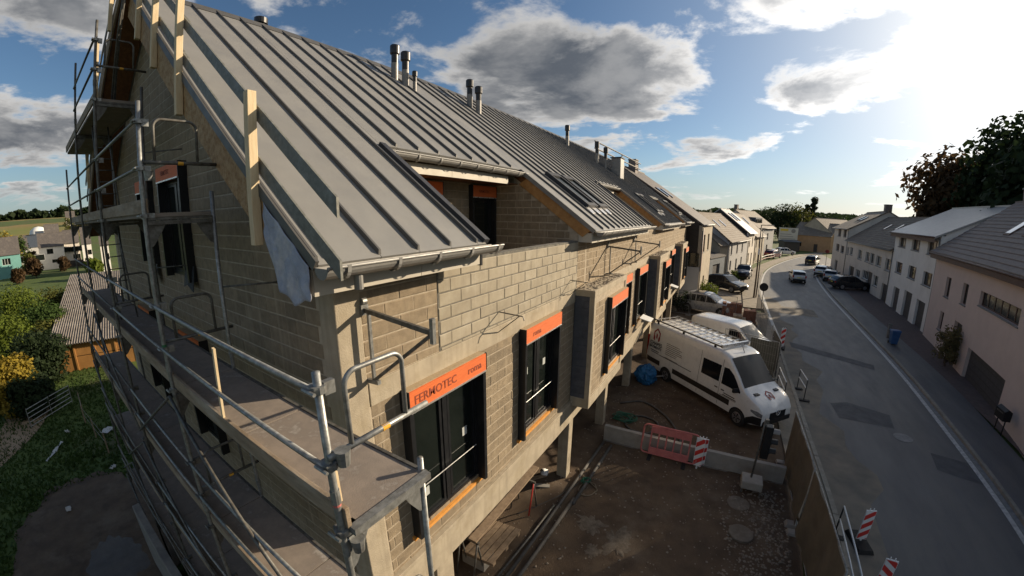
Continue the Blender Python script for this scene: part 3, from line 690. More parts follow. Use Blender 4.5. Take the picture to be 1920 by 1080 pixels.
def rooflight(y0, y1, x0, x1):
    f = bpy.data.objects.new('roof_light', None); COL.objects.link(f); f.parent = B
    for a, b, c_, d_ in ((y0, y0+.09, x0, x1), (y1-.09, y1, x0, x1), (y0+.09, y1-.09, x0, x0+.16), (y0+.09, y1-.09, x1-.12, x1)):
        g = MB(); g.hull8([rp(c_, a, -.02), rp(d_, a, -.02), rp(d_, b, -.02), rp(c_, b, -.02)], [rp(c_, a, .12), rp(d_, a, .12), rp(d_, b, .12), rp(c_, b, .12)]); g.build('frame', m_bitu, f, world=False)
    g = MB(); g.hull8([rp(x0+.14, y0+.08, .02), rp(x1-.1, y0+.08, .02), rp(x1-.1, y1-.08, .02), rp(x0+.14, y1-.08, .02)], [rp(x0+.14, y0+.08, .08), rp(x1-.1, y0+.08, .08), rp(x1-.1, y1-.08, .08), rp(x0+.14, y1-.08, .08)]); g.build('pane', m_glass, f, world=False)
    g = MB(); g.hull8([rp(x1-.02, y0-.06, .0), rp(x1+.2, y0-.06, .0), rp(x1+.2, y1+.06, .0), rp(x1-.02, y1+.06, .0)], [rp(x1-.02, y0-.06, .03), rp(x1+.2, y0-.06, .012), rp(x1+.2, y1+.06, .012), rp(x1-.02, y1+.06, .03)]); g.build('flashing', m_alu, f, world=False)
for y in (8.55, 9.65, 20.3, 21.4, 30.2, 31.2): rooflight(y, y+.86, -1.75, -.35)
# edge protection on the rake: timber posts and galvanised planks
XP = [(-.57, 7.5, 9.05), (-2.92, 9.25, 10.9), (-4.33, 10.3, 11.95), (-5.6, 11.2, 12.9)]
for x, z0, z1 in XP:
    MB().box(x-.05, x+.05, -.545, -.452, z0, z1).build('guard_post', m_timber, B, bevel=.005)
for h0, x0, x1 in ((.65, -6.3, .79), (.13, -6.3, .79)):
    segs = [(-6.3, -4.4), (-4.5, -2.8), (-3.0, x1)]
    for k, (a, b) in enumerate(segs):
        g = MB(); yy = -.43+.028*(k % 2)
        g.hull8([(a, yy, rz(a)+h0), (b, yy, rz(b)+h0), (b, yy+.024, rz(b)+h0), (a, yy+.024, rz(a)+h0)], [(a, yy, rz(a)+h0+.17), (b, yy, rz(b)+h0+.17), (b, yy+.024, rz(b)+h0+.17), (a, yy+.024, rz(a)+h0+.17)]); g.build('guard_plank', m_rail, B)
for x, dz in ((-9.2, 1.25), (-11.6, 1.2), (-7.4, 1.1)):
    MB().box(x-.05, x+.05, -.76, -.68, rz(x)-.45, rz(x)+dz).build('guard_post', m_timber, B, bevel=.005)
for h0 in (.45, .95):
    MB().beam((-6.5, -.64, rz(-6.9)+h0-.25), (-13.2, -.64, rz(-13.2)+h0), .03, .1).build('guard_plank', m_rail, B)
# ================================================================ scaffold along the gable
S = thing('scaffold', 'galvanised tube scaffold with timber decks standing against the block gable', 'scaffold', (0, 0, 0))
YO, YI = -1.27, -.53
XS = [1.7, -1.68, -5.03, -8.38, -11.73]
LV = [-.13, 1.87, 3.87, 5.87, 7.88, 9.88]
TOPO = [6.95, 9.08, 11.2, 11.45, 9.4]; TOPI = [5.98, 8.12, 10.15, 9.9, 8.9]
m_col = [m_galv, m_galv, m_galvd, m_galvd, m_galvd]
for i, x in enumerate(XS):
    base = gz(x, YO)+.02 if i else .05
    for y, tp in ((YO, TOPO[i]), (YI, TOPI[i])):
        g = MB(); zs = [base]+[l+.25 for l in LV if base < l+.25 < tp-.3]+[tp]
        r = .0242; g.tube([(x, y, z) for z in zs], r, 12)
        st = g.build('standard', m_col[i], S, smooth=True)
        for z in zs[1:-1]:
            MB().cyl((x, y, z-.05), (x, y, z+.05), r+.006, 12).build('spigot_collar', m_col[i], st)
        MB().box(x-.08, x+.08, y-.08, y+.08, base-.03, base+.0).build('base_plate', m_galvd, st)
def coupler(x, y, z, par=S):
    g = MB(); g.cyl((x, y, z-.022), (x, y, z+.022), .048, 10); g.box(x-.02, x+.02, y+.03, y+.10, z-.05, z+.03); g.box(x-.075, x-.03, y-.018, y+.018, z-.03, z+.012); g.cyl((x-.06, y-.06, z), (x+.06, y-.06, z), .012, 6)
    return g.build('coupler', m_galv if z > 5 else m_galvd, par)
def wedge_cup(x, y, z):
    g = MB(); g.tube([(x+.06, y+.06, z-.075), (x+.06, y+.06, z+.03)], [.036, .05], 10); g.tube([(x, y, z+.035), (x+.08, y+.07, z+.01)], .006, 6); return g.build('locking_pin', m_galv, S)
random.seed(8)
for li, z in enumerate(LV):
    for i in range(len(XS)-1):
        if z > TOPO[i]-.2 and li >= 4 and i < (1 if li == 4 else 2): continue
        if li == 4 and i == 0 or li == 5 and i < 2: continue
        xa, xb = XS[i], XS[i+1]
        if z < gz(xb, YO)+.2: continue
        md = m_deck
        if i == 0: xa += .07
        # two deck panels per bay, end to end pieces
        nseg = 2
        for k in range(nseg):
            a = xa+(xb-xa)*k/nseg; b = xa+(xb-xa)*(k+1)/nseg
            MB().box(b+.008, a-.008, YO+.055, YI-.02, z-.045, z).build('deck_board', md, S)
        MB().box(xb+.01, xa-.01, YI-.018, YI+.012, z-.06, z+.012).build('deck_edge', m_galvd, S)
        MB().box(xb+.02, xa-.02, YO+.015, YO+.048, z+.002, z+.16).build('toe_board', m_toe, S, bevel=.004)
        for dz in (.5, 1.0):
            if z+dz > min(TOPO[i], TOPO[i+1])+.05: continue
            MB().tube([(xa if i else xa-.07, YO-.03, z+dz-.02), (xb, YO-.03, z+dz-.02)], .0195, 10).build('guard_rail', m_col[i] if i < 2 else m_galvd, S, smooth=True)
        if li < 4:
            up = (i+li) % 2; p0, p1 = ((xa, xb) if up else (xb, xa))
            MB().tube([(p0, YO-.06, z-1.85), (p1, YO-.06, z-.1)], .019, 8).build('diagonal_brace', m_galvd, S, smooth=True)
    for i, x in enumerate(XS):
        if z > TOPI[i]+.3 or z < gz(x, YO)+.2: continue
        g = MB(); g.box(x-.03, x+.03, YO+.02, YI-.02, z-.13, z-.085); g.box(x-.025, x+.025, YO+.02, YI-.02, z-.078, z-.05); g.build('transom', m_galv if i == 0 else m_galvd, S)
        for y, sg in ((YO, 1), (YI, -1)):   # perforated gusset plates
            g = MB(); g.prism([(x-.006, y+sg*.024, z-.13), (x-.006, y+sg*.2, z-.13), (x-.006, y+sg*.16, z-.21), (x-.006, y+sg*.06, z-.36), (x-.006, y+sg*.024, z-.38)], (.012, 0, 0)); g.build('gusset_plate', m_galv if i == 0 else m_galvd, S)
        for dz in (-.03, .48, .98):
            if z+dz < TOPO[i]-.02 and i < 3: coupler(x, YO, z+dz)
# closing end frame: raised lip on the near deck
MB().box(1.735, 1.80, YO+.03, YI-.0, 5.83, 5.885).build('deck_end_rail', m_galv, S)
MB().box(1.735, 1.80, YO+.03, YI-.0, 3.83, 3.885).build('deck_end_rail', m_galv, S)
def hoop(x, z):
    """end guard: cross tube with a bent hoop standing on it"""
    e = MB().tube([(x, YO-.02, z), (x, YI+.08, z+.005)], .021, 12).build('end_guard', m_galv if z > 5 and x > 0 else m_galvd, S, smooth=True)
    y0, y1, h, rr = -1.12, -.66, .48, .09; pts = [(x, y0, z)]
    pts += [(x, y0, z+h-rr)]+[(x, y0+rr-rr*cos(a), z+h-rr+rr*sin(a)) for a in [pi/2*k/6 for k in range(1, 7)]]
    pts += [(x, y1-rr+rr*sin(a), z+h-rr+rr*cos(a)) for a in [pi/2*k/6 for k in range(0, 7)]]+[(x, y1, z)]
    MB().tube(pts, .0165, 10).build('hoop', m_galv if x > 0 and z > 5 else m_galvd, e, smooth=True)
    MB().cyl((x, YI-.35, z+.001), (x, YI-.29, z+.001), .0225, 10).build('yellow_tape', mat('yellow_tape', (.75, .38, .03), None, 6, .5), e)
hoop(1.73, 6.42); hoop(-1.70, 8.43); hoop(-1.70, 6.42); hoop(-5.05, 10.43); hoop(1.72, 4.42); hoop(-5.05, 6.42); hoop(-1.7, 4.42)
wedge_cup(1.7, YO, 6.42); wedge_cup(1.7, YO, 5.74); wedge_cup(-1.68, YO, 8.3)
MB().cyl((1.7, YO, 6.05), (1.7, YO, 6.17), .0262, 12).build('red_tape', m_redt, S)
MB().cyl((-1.68, YO, 6.33), (-1.68, YO, 6.40), .0262, 12).build('green_tape', mat('green_tape', (.03, .16, .06), None, 6, .5), S)
MB().beam((1.62, YO+.07, 6.93-.55), (1.62, YO+.07, 6.0), .035, .022, (0, 1, 0)).build('timber_batten', m_timber, S)
MB().beam((.02, YO+.02, 6.72), (-.12, YO+.03, 5.95), .04, .02, (0, 1, 0)).build('timber_batten', m_timber, S)
for x, z in ((-1.68, 6.95), (-5.03, 6.95), (-1.68, 9.0), (-5.03, 9.0)):
    if z < TOPI[1 if x > -2 else 2]: MB().tube([(x, YI, z), (x+.5, -.02, z+.03)], .012, 8).build('wall_tie', m_galvd, S, smooth=True)
# access ladder inside the scaffold and hatch ladder under the top deck
for x0, zb, zt in ((-6.2, 5.9, 7.85), (-6.4, 7.9, 9.85)):
    L_ = MB()
    for y in (-1.05, -.75): L_.tube([(x0, y, zb), (x0-.9, y, zt)], .016, 8)
    for k in range(1, 8): t = k/8; L_.tube([(x0-.9*t, -1.05, zb+(zt-zb)*t), (x0-.9*t, -.75, zb+(zt-zb)*t)], .012, 6)
    L_.build('ladder', m_galvd, S, smooth=True)
for k, (za, zb) in enumerate(((9.88, 11.3), (9.88, 10.9))):     # raking tubes climbing past the ridge
    MB().tube([(-5.4-.4*k, -.95+.1*k, za), (-4.1, -.9, 13.2)], .02, 8).build('raking_tube', m_galvd, S, smooth=True)
# ---------------------------------------------------------------- wall brackets
def bracket(y, zt, zb, ln, label, both=False):
    t = thing('wall_bracket', label, 'bracket', (0, y, zb), group='steel brackets bolted to the street facade')
    MB().beam((.02, y, zt+.06), (ln, y, zt-.03), .04, .05).build('arm', m_galvd, t)
    MB().beam((ln, y, zt-.14), (ln, y, zt+.12), .045, .045, (0, 1, 0)).build('end_spigot', m_galv, t)
    MB().beam((.11, y, zt+.03), (.11, y, zb), .035, .035, (0, 1, 0)).build('upright', m_galv, t)
    MB().beam((ln-.03, y, zt-.06), (.12, y, zb+.03), .035, .035).build('strut', m_galvd, t)
    MB().beam((-.0, y, zb), (.2, y, zb+.02), .05, .05).build('foot', m_galv, t)
    g = MB(); g.box(-.005, .05, y-.05, y+.05, zt, zt+.12); g.cyl((.03, y-.03, zt+.16), (.03, y+.03, zt+.16), .04, 10); g.build('wall_plate', m_galv, t)
bracket(.36, 6.66, 5.85, 1.08, 'galvanised triangular bracket on the corner column below the eave')
bracket(9.6, 6.72, 5.9, 1.08, 'rusty triangular bracket on the wall above the first oriel bay')
bracket(13.2, 6.7, 5.9, 1.05, 'triangular bracket on the wall beside the far terrace opening')
def hook(y, z, label):
    t = thing('shutter_hook', label, 'bracket', (0, y, z), group='thin rods fixed above the window boxes')
    MB().tube([(.0, y, z+.34), (.46, y+.04, z+.31), (.49, y+.04, z+.24)], .011, 6).build('rod', m_galvd, t)
    MB().tube([(.40, y+.04, z+.31), (.02, y-.06, z-.02)], .009, 6).build('stay', m_galvd, t)
hook(3.25, 5.72, 'thin bent steel rod on the ring beam between the two large windows')
hook(6.55, 5.8, 'thin bent steel rod on the ring beam beside the first bay')
# ================================================================ site objects
random.seed(31)
m_poly = mat('grey_polymer_concrete', (.33, .31, .275), (.27, .25, .22), 4, .85, .25, 80)
lw = MB().box(.35, 6.15, 9.5, 9.66, -.05, .60).build('low_wall', m_poly, bevel=.012); tag(lw, 'long low pale concrete wall across the soil yard', 'wall')
MB().box(.36, 6.14, 9.44, 9.72, -.05, .05).build('footing', m_conc2, lw)
def rrect(cx, cz_, w, h, r, n=5):
    out = []
    for sx, sz, a0 in ((1, 1, 0), (-1, 1, pi/2), (-1, -1, pi), (1, -1, 1.5*pi)):
        for k in range(n+1): a = a0+pi/2*k/n; out.append((cx+sx*(w/2-r)+r*cos(a), cz_+sz*(h/2-r)+r*sin(a)))
    return out
# red plastic barrier leaning on the low wall
bt = thing('plastic_barrier', 'faded red plastic pedestrian barrier leaning on the low wall', 'barrier', (1.75, 9.17, 0))
def lean(x, z): return (x, 9.13+.28*(z/1.1), z)
pts = rrect(2.62, .66, 1.78, .92, .14)
MB().tube([lean(x, z) for x, z in pts], .028, 8, close=True).build('frame', m_redt, bt, smooth=True)
for x0, x1, z0, z1 in ((2.0, 3.24, .88, 1.08), (2.0, 3.24, .22, .40)):
    MB().hull8([lean(x0, z0), lean(x1, z0), lean(x1, z1), lean(x0, z1)], [Vector(lean(x, z))+Vector((0, .03, 0)) for x, z in ((x0, z0), (x1, z0), (x1, z1), (x0, z1))]).build('panel', m_redt, bt)
for x in (2.0, 2.25, 2.5, 2.75, 3.0, 3.24): MB().beam(lean(x, .24), lean(x, 1.08), .045, .03, (0, 1, 0)).build('slat', m_redt, bt)
for x in (2.05, 3.15): MB().box(x-.06, x+.06, 8.95, 9.4, .03, .09).build('foot', m_rub, bt)
# red and white beacons
def stripes(par, w, h, y, z0, flip=1, n=3, chev=False):
    for k in range(-1, n+1):
        a = z0+h*(k/n); b = a+h/n*.52; s = h/n*.62*flip
        q = [(-w/2, a), (w/2, a+s), (w/2, b+s), (-w/2, b)]
        poly = []
        for (x1, z1), (x2, z2) in zip(q, q[1:]+q[:1]):     # clip to the plate
            for zc, sg in ((z0, 1), (z0+h, -1)): pass
            poly.append((x1, z1))
        def clip(P_, zc, keep):
            out = []
            for (x1, z1), (x2, z2) in zip(P_, P_[1:]+P_[:1]):
                i1, i2 = keep(z1), keep(z2)
                if i1: out.append((x1, z1))
                if i1 != i2: t = (zc-z1)/(z2-z1); out.append((x1+(x2-x1)*t, zc))
            return out
        poly = clip(clip(poly, z0, lambda z: z >= z0-1e-9), z0+h, lambda z: z <= z0+h+1e-9) if poly else poly
        if len(poly) >= 3: MB().prism([(x, y, z) for x, z in poly], (0, .004, 0)).build('red_stripe', m_red, par, world=False)
def beacon(x, y, rz_, label, h=.92, base=True, tilt=0., flip=1):
    t = thing('warning_beacon', label, 'beacon', (x, y, .02), rz_); t.rotation_euler = (tilt, tilt*.6, rz_)
    MB().box(-.135, .135, -.018, .018, .14, .14+h).build('plate', m_white, t, world=False, bevel=.006)
    for yy in (-.0225, .0185): stripes(t, .25, h-.04, yy, .16, flip)
    for xx in (-.05, .05): MB().cyl((xx, 0, .14+h), (xx, 0, .2+h), .014, 8).build('peg', m_white, t, world=False)
    MB().cyl((0, 0, .02), (0, 0, .15), .03, 8).build('stem', m_white, t, world=False)
    if base: g = MB(); g.hull8([(-.22, -.42, 0), (.22, -.42, 0), (.22, .42, 0), (-.22, .42, 0)], [(-.18, -.38, .1), (.18, -.38, .1), (.18, .38, .1), (-.18, .38, .1)]); g.build('rubber_base', m_rub, t, world=False)
    return t
beacon(3.55, 9.22, 0, 'red and white striped beacon standing at the end of the plastic barrier', 1.0, False)
beacon(3.63, 9.36, R(-6), 'second striped beacon tucked close behind the first at the low wall', .96, False, .03)
beacon(7.95, 7.62, R(12), 'red and white striped beacon on black base beside the white tube barrier', .9)
beacon(8.02, 5.95, R(-8), 'red and white striped beacon on the road past the white tube barrier', .9, flip=-1)
beacon(7.42, 24.0, R(-10), 'red and white striped beacon at the kerb beyond the work vans', 1.15)
# portable signal
sg = thing('traffic_signal', 'portable black traffic signal on a leaning pole with a concrete box foot', 'traffic light', (5.17, 8.75, 0))
MB().box(4.86, 5.45, 8.5, 9.0, .24, .50).build('ballast_box', m_poly, sg, bevel=.03)
g = MB()
for x in (4.92, 5.4):
    for y in (8.56, 8.95): MB().beam((x, y, .26), (x+(x-5.16)*.15, y, .03), .04, .04).build('leg', m_galvd, sg)
pass
MB().tube([(5.12, 8.8, .45), (5.17, 8.85, 2.35)], .03, 10).build('pole', m_galvd, sg, smooth=True)
MB().box(5.20, 5.42, 8.74, 8.98, 1.2, 2.22).build('signal_head', m_black, sg, bevel=.02)
for z in (1.42, 1.72, 2.04):
    MB().tube([(5.41, 8.86, z), (5.44, 8.86, z)], .09, 16).build('lamp_lens', mat('dark_lens', (.05, .05, .045), None, 4, .2), sg)
    g = MB(); n = 10; g.v = [(x, 8.86+.105*cos(pi*k/n), z+.105*sin(pi*k/n)) for x in (5.42, 5.60) for k in range(n+1)]; g.f = [(k, k+1, n+2+k, n+1+k) for k in range(n)]
    v = g.build('visor', m_flueg if z > 2 else m_black, sg); v.modifiers.new('t', 'SOLIDIFY').thickness = .008
MB().box(5.16, 5.26, 8.80, 8.90, 2.28, 2.40).build('head_clamp', m_galvd, sg)
# covers in the soil
for x, y, lb in ((4.85, 8.02, 'round concrete shaft cover beside the signal foot'), (4.95, 6.84, 'round concrete shaft cover in the gravelly soil')):
    t = MB().tube([(x, y, .0), (x, y, .075), (x, y, .085)], [.31, .31, .29], 28).build('shaft_cover', mat('cover_concrete', (.22, .185, .145), (.16, .135, .105), 5, .9, .5, 60, dirt=(.11, .085, .06), dscale=3), origin=(x, y, 0)); tag(t, lb, 'cover')
# tarpaulin hoarding beside the pavement
m_tarp = mat('grey_green_tarpaulin', (.17, .145, .105), (.12, .105, .078), 1.6, .75, .8, 3.2, det=3)
def hoarding(p, q, h, label, seed):
    p, q = Vector(p), Vector(q); d = (q-p); ln = d.length; d.normalize(); n = Vector((d.y, -d.x, 0)); rnd = random.Random(seed)
    t = thing('hoarding_panel', label, 'hoarding', p, group='tarpaulin fence panels along the pavement')
    fr = []
    for a, b in (((0, .1), (0, h)), ((ln, .1), (ln, h)), ((0, h), (ln, h)), ((0, .12), (ln, .12))):
        MB().tube([p+d*a[0]+Vector((0, 0, a[1])), p+d*b[0]+Vector((0, 0, b[1]))], .021, 8).build('frame_tube', m_galv, t, smooth=True)
    g = MB(); nu, nv = 40, 12; ph = rnd.uniform(0, 6)
    for j in range(nv+1):
        for i in range(nu+1):
            u, v = i/nu, j/nv
            off = .03+.035*sin(u*9+ph+v*2)*(.3+.7*(1-v))+.025*sin(u*23+v*5+ph*2)*(1-v*.6)
            g.v.append(p+d*(ln*u)+n*(-off)+Vector((0, 0, .1+(h-.1)*v)))
    g.f = [(j*(nu+1)+i, j*(nu+1)+i+1, (j+1)*(nu+1)+i+1, (j+1)*(nu+1)+i) for j in range(nv) for i in range(nu)]
    g.build('tarpaulin', m_tarp, t, smooth=True)
    for a in (.12, ln-.12): MB().hull8([p+d*(a-.12)-n*.3, p+d*(a+.12)-n*.3, p+d*(a+.12)+n*.3, p+d*(a-.12)+n*.3], [p+d*(a-.1)-n*.25+Vector((0, 0, .12)), p+d*(a+.1)-n*.25+Vector((0, 0, .12)), p+d*(a+.1)+n*.25+Vector((0, 0, .12)), p+d*(a-.1)+n*.25+Vector((0, 0, .12))]).build('concrete_foot', m_poly, t)
hoarding((6.36, 7.55, .02), (6.28, 10.75, .02), 1.92, 'brown tarpaulin fence panel ending at the low wall', 1)
hoarding((6.50, 4.3, .02), (6.36, 7.45, .02), 1.92, 'brown tarpaulin fence panel between low wall and beacons', 2)
hoarding((6.55, 1.0, .02), (6.50, 4.2, .02), 1.92, 'brown tarpaulin fence panel reaching past the white tube barrier', 3)
# mesh fence further up the street, with scrim
m_scrim = mat('dark_scrim', (.07, .07, .062), (.045, .045, .04), 3, .85, .6, 6)
m_mesh = mat('fence_wire', (.33, .32, .3), None, 6, .5, metal=.5)
def meshpanel(p, q, h, label, scrim=0.):
    p, q = Vector(p), Vector(q); d = q-p; ln = d.length; d.normalize(); Z_ = Vector((0, 0, 1))
    t = thing('mesh_fence_panel', label, 'fence', p, group='mesh fence panels round the site')
    for a, b in (((0, .1), (0, h)), ((ln, .1), (ln, h)), ((0, h), (ln, h)), ((0, .15), (ln, .15))): MB().tube([p+d*a[0]+Z_*a[1], p+d*b[0]+Z_*b[1]], .02, 6).build('frame_tube', m_galv, t)
    g = MB(); k = .12
    while k < ln: g.tube([p+d*k+Z_*.15, p+d*k+Z_*h], .004, 4, cap=False); k += .12
    for z in (.5, .9, 1.3, 1.7): g.tube([p+Z_*z, p+d*ln+Z_*z], .004, 4, cap=False)
    g.build('wire_mesh', m_mesh, t)['kind'] = 'stuff'
    if scrim:
        n = Vector((d.y, -d.x, 0))*.015; g = MB(); m0 = .08
        g.hull8([p+d*m0+n+Z_*.15, p+d*ln*scrim+n+Z_*.15, p+d*ln*scrim+n+Z_*(h-.1), p+d*m0+n+Z_*(h-.05)], [p+d*m0+n*1.4+Z_*.15, p+d*ln*scrim+n*1.4+Z_*.15, p+d*ln*scrim+n*1.4+Z_*(h-.1), p+d*m0+n*1.4+Z_*(h-.05)]); g.build('scrim', m_scrim, t)
    MB().box(p.x-.2, p.x+.2, p.y-.1, p.y+.1, 0, .12).build('concrete_foot', m_poly, t)
meshpanel((6.55, 18.2, .03), (6.45, 21.6, .03), 2.0, 'mesh fence panel with dark scrim beside the striped beacon', .8)
meshpanel((6.45, 18.1, .03), (3.9, 19.4, .03), 2.0, 'mesh fence panel swung open across the yard behind the lettered van', .5)
meshpanel((6.4, 24.2, .03), (6.35, 27.6, .03), 2.0, 'mesh fence panel beside the stacked bricks')
meshpanel((6.3, 27.8, .03), (6.2, 31.2, .03), 2.0, 'mesh fence panel at the far end of the site')
meshpanel((4.6, 28.9, .03), (1.2, 29.3, .03), 2.0, 'mesh fence panel in front of the silver car')
meshpanel((1.1, 29.3, .03), (-1.2, 29.6, .03), 2.0, 'mesh fence panel between the facade and the silver car')
# white tube barriers
def tubebar(p, q, label, h=1.0):
    p, q = Vector(p), Vector(q); Z_ = Vector((0, 0, 1)); t = thing('tube_barrier', label, 'barrier', p)
    for z in (h, h*.62): MB().tube([p+Z_*z, q+Z_*z], .022, 8).build('rail', m_white, t, smooth=True)
    for b in (p, q): MB().tube([b, b+Z_*h], .02, 8).build('post', m_black, t, smooth=True)
    for b in (p, q): MB().box(b.x-.25, b.x+.25, b.y-.08, b.y+.08, b.z, b.z+.06).build('foot', m_rub, t)
tubebar((7.25, 7.5, .1), (7.2, 4.6, .1), 'white two rail tube barrier beside the striped beacons')
tubebar((6.62, 15.4, .1), (6.52, 17.2, .1), 'white tube barrier at the pavement edge in front of the scrim fence')
tubebar((7.62, 16.3, .02), (7.5, 17.6, .02), 'white tube barrier standing on the road edge')
tubebar((6.95, 22.3, .1), (6.85, 24.0, .1), 'white tube barrier behind the striped beacon at the kerb')
# hoses and cables
m_cabg = mat('green_cable', (.02, .11, .07), (.03, .15, .09), 8, .5); m_hose = mat('grey_hose', (.07, .066, .058), (.11, .1, .09), 8, .7)
def path(name, pts, r, m, label, cat, n=8):
    o = MB().tube(catmull([(x, y, z) for x, y, z in pts], n), r, 8).build(name, m, smooth=True, origin=pts[0]); return tag(o, label, cat)
def soil_z(x, y, r): return cz(x, y)+.035+r
def gp(pts, r): return [(x, y, soil_z(x, y, r)) for x, y in pts]
path('hose', gp([(.15, 12.4), (1.0, 12.9), (2.0, 12.2), (2.7, 11.0), (3.0, 9.9)], .04), .04, m_hose, 'thick grey hose running from the building to the low wall', 'hose')
ring = [(1.35+.62*cos(a), 11.1+.62*sin(a)) for a in [2*pi*k/14 for k in range(13)]]
path('hose_loop', gp(ring+[(2.1, 11.3), (2.7, 10.6), (2.9, 9.85)], .035), .035, m_hose, 'looped grey hose lying behind the plastic barrier', 'hose')
random.seed(4); pts = []
for k in range(60): a = k*1.1; rr = random.uniform(.15, .55); pts.append((.65+rr*cos(a), 11.2+rr*.8*sin(a)))
path('cable_heap', [(x, y, soil_z(x, y, .02)+random.uniform(0, .16)) for x, y in pts], .012, m_cabg, 'tangled heap of green cable at the building foot', 'cable', 4)
ring = [(.78+.24*cos(a), 6.75+.34*sin(a)) for a in [.4+2*pi*k/12 for k in range(13)]]
path('cable_coil', gp(ring+[(.4, 7.3), (.18, 7.5)], .02), .014, mat('tan_cable', (.24, .19, .13), None, 6, .7), 'coil of tan cable at the foot of the column', 'cable')
path('thin_cable', gp([(.5, 7.1), (.25, 6.2), (-.2, 5.4), (-.5, 4.9)], .01), .012, m_hose, 'thin dark cable trailing under the building', 'cable')
gh = MB()
for k in range(9): a = k*.7; gh.tube(catmull([(.62+.1*cos(a), 6.98+.1*sin(a), .08), (.66+.12*cos(a+1), 7.0+.1*sin(a+1), .18), (.6+.12*cos(a+2), 6.96+.1*sin(a+2), .1)], 4), .014, 6)
tag(gh.build('green_cable_bundle', m_cabg, origin=(.62, 6.98, 0)), 'small green cable bundle inside the tan coil', 'cable')
# timbers and pipes along the facade foot
for i, (a, b, r, lb) in enumerate((((.30, 3.0), (.42, 9.3), .045, 'long grey pipe lying along the facade foot'), ((.52, 2.6), (.62, 6.1), .05, 'muddy pipe lying beside the long grey pipe'), ((.66, 5.9), (.72, 9.2), .05, 'second muddy pipe reaching to the low wall'), ((.12, 2.9), (.24, 5.6), .03, 'thin conduit lying next to the pallet'))):
    o = MB().tube([(a[0], a[1], soil_z(*a, r)), ((a[0]+b[0])/2, (a[1]+b[1])/2, soil_z((a[0]+b[0])/2, (a[1]+b[1])/2, r)), (b[0], b[1], soil_z(*b, r))], r, 10).build('pipe', m_hose if i != 3 else m_galvd, smooth=True, origin=(a[0], a[1], 0)); tag(o, lb, 'pipe')
pa = thing('pallet', 'tilted wooden pallet on blocks under the concrete beam', 'pallet', (-.4, 3.5, .1))
def pal(x, y): return (-.78+x, 2.85+y*1.0, .42+.10*(x)-.06*y)
for k in range(5): x = .02+.17*k; MB().hull8([pal(x, 0), pal(x+.135, 0), pal(x+.135, 1.25), pal(x, 1.25)], [Vector(pal(*q))+Vector((0, 0, .025)) for q in ((x, 0), (x+.135, 0), (x+.135, 1.25), (x, 1.25))]).build('plank', m_timb2, pa)
for y in (.03, .56, 1.1): MB().hull8([Vector(pal(*q))-Vector((0, 0, .1)) for q in ((0, y), (.84, y), (.84, y+.1), (0, y+.1))], [Vector(pal(*q))-Vector((0, 0, .002)) for q in ((0, y), (.84, y), (.84, y+.1), (0, y+.1))]).build('bearer', m_timb2, pa)
MB().box(-.8, -.2, 2.9, 3.3, .0, .36).build('concrete_block', m_poly, pa)
o = MB().beam((-.34, 2.7, 1.12), (-.42, 5.75, 1.05), .2, .04).build('scaffold_plank', m_timb2, origin=(-.4, 4.2, 1.0)); tag(o, 'long timber plank laid on trestles beneath the concrete beam', 'plank')
tr = thing('trestle', 'small steel trestle with red leg under the concrete beam', 'trestle', (-.5, 5.2, 0))
for x in (-.75, -.2):
    for dy in (-.22, .22): MB().tube([(x, 5.2, 1.0), (x, 5.2+dy, .05)], .02, 8).build('leg', m_red if (x > -.3 and dy < 0) else m_galvd, tr, smooth=True)
MB().beam((-.8, 5.2, 1.0), (-.15, 5.2, 1.0), .05, .05).build('top_rail', m_galvd, tr)
tr2 = thing('trestle', 'small steel trestle beside the tilted pallet', 'trestle', (-.5, 3.1, 0))
for x in (-.7, -.25):
    for dy in (-.2, .2): MB().tube([(x, 2.75, 1.06), (x, 2.75+dy, .05)], .02, 8).build('leg', m_galvd, tr2, smooth=True)
MB().beam((-.75, 2.75, 1.06), (-.2, 2.75, 1.06), .05, .05).build('top_rail', m_galvd, tr2)
bk = MB().tube([(-.62, 6.75, .02), (-.62, 6.75, .16), (-.62, 6.75, .17), (-.62, 6.75, .15)], [.10, .13, .13, .10], 20, cap=False).build('bucket', m_white, origin=(-.62, 6.75, 0), smooth=True); tag(bk, 'small white bucket lying open under the building', 'bucket')
for i, (x, y, a, lb) in enumerate(((-.45, 6.2, .4, 'short grey board end lying by the white bucket'), (-.7, 6.5, .9, 'muddy board lying under the building beside the bucket'))):
    o = MB().beam((-.25, 0, 0), (.25, 0, 0), .14, .025).build('board_offcut', m_poly if i == 0 else m_timb2); o.location = (x, y, .08); o.rotation_euler = (0, 0, a); tag(o, lb, 'board')
# blue tarp bundle
g = MB(); nu, nv = 44, 26; random.seed(2)
for j in range(nv+1):
    for i in range(nu):
        a, b = 2*pi*i/nu, pi*j/nv; d_ = Vector((sin(b)*cos(a), sin(b)*sin(a), cos(b)))
        rr = 1+.30*mn.noise(d_*1.9+Vector((5, 2, 1)))+.20*abs(mn.noise(d_*4.5+Vector((3, 1, 0))))+.09*mn.noise(d_*10)
        g.v.append((.62+.47*rr*d_.x, 15.1+.47*rr*d_.y, max(.03, .42+.47*rr*d_.z)))
g.f = [(j*nu+i, j*nu+(i+1) % nu, (j+1)*nu+(i+1) % nu, (j+1)*nu+i) for j in range(nv) for i in range(nu)]
tag(g.build('tarp_bundle', mat('blue_tarp', (.015, .13, .30), (.01, .085, .21), 6, .45, .6, 12), origin=(.62, 15.1, 0)), 'crumpled blue tarpaulin sack on the soil behind the lettered van', 'sack')
o = MB().tube([(.95, 15.3, .32), (1.75, 15.9, .30)], .03, 8).build('pipe', m_poly, origin=(1, 15.3, .3)); tag(o, 'short pale pipe between the blue sack and the van', 'pipe')
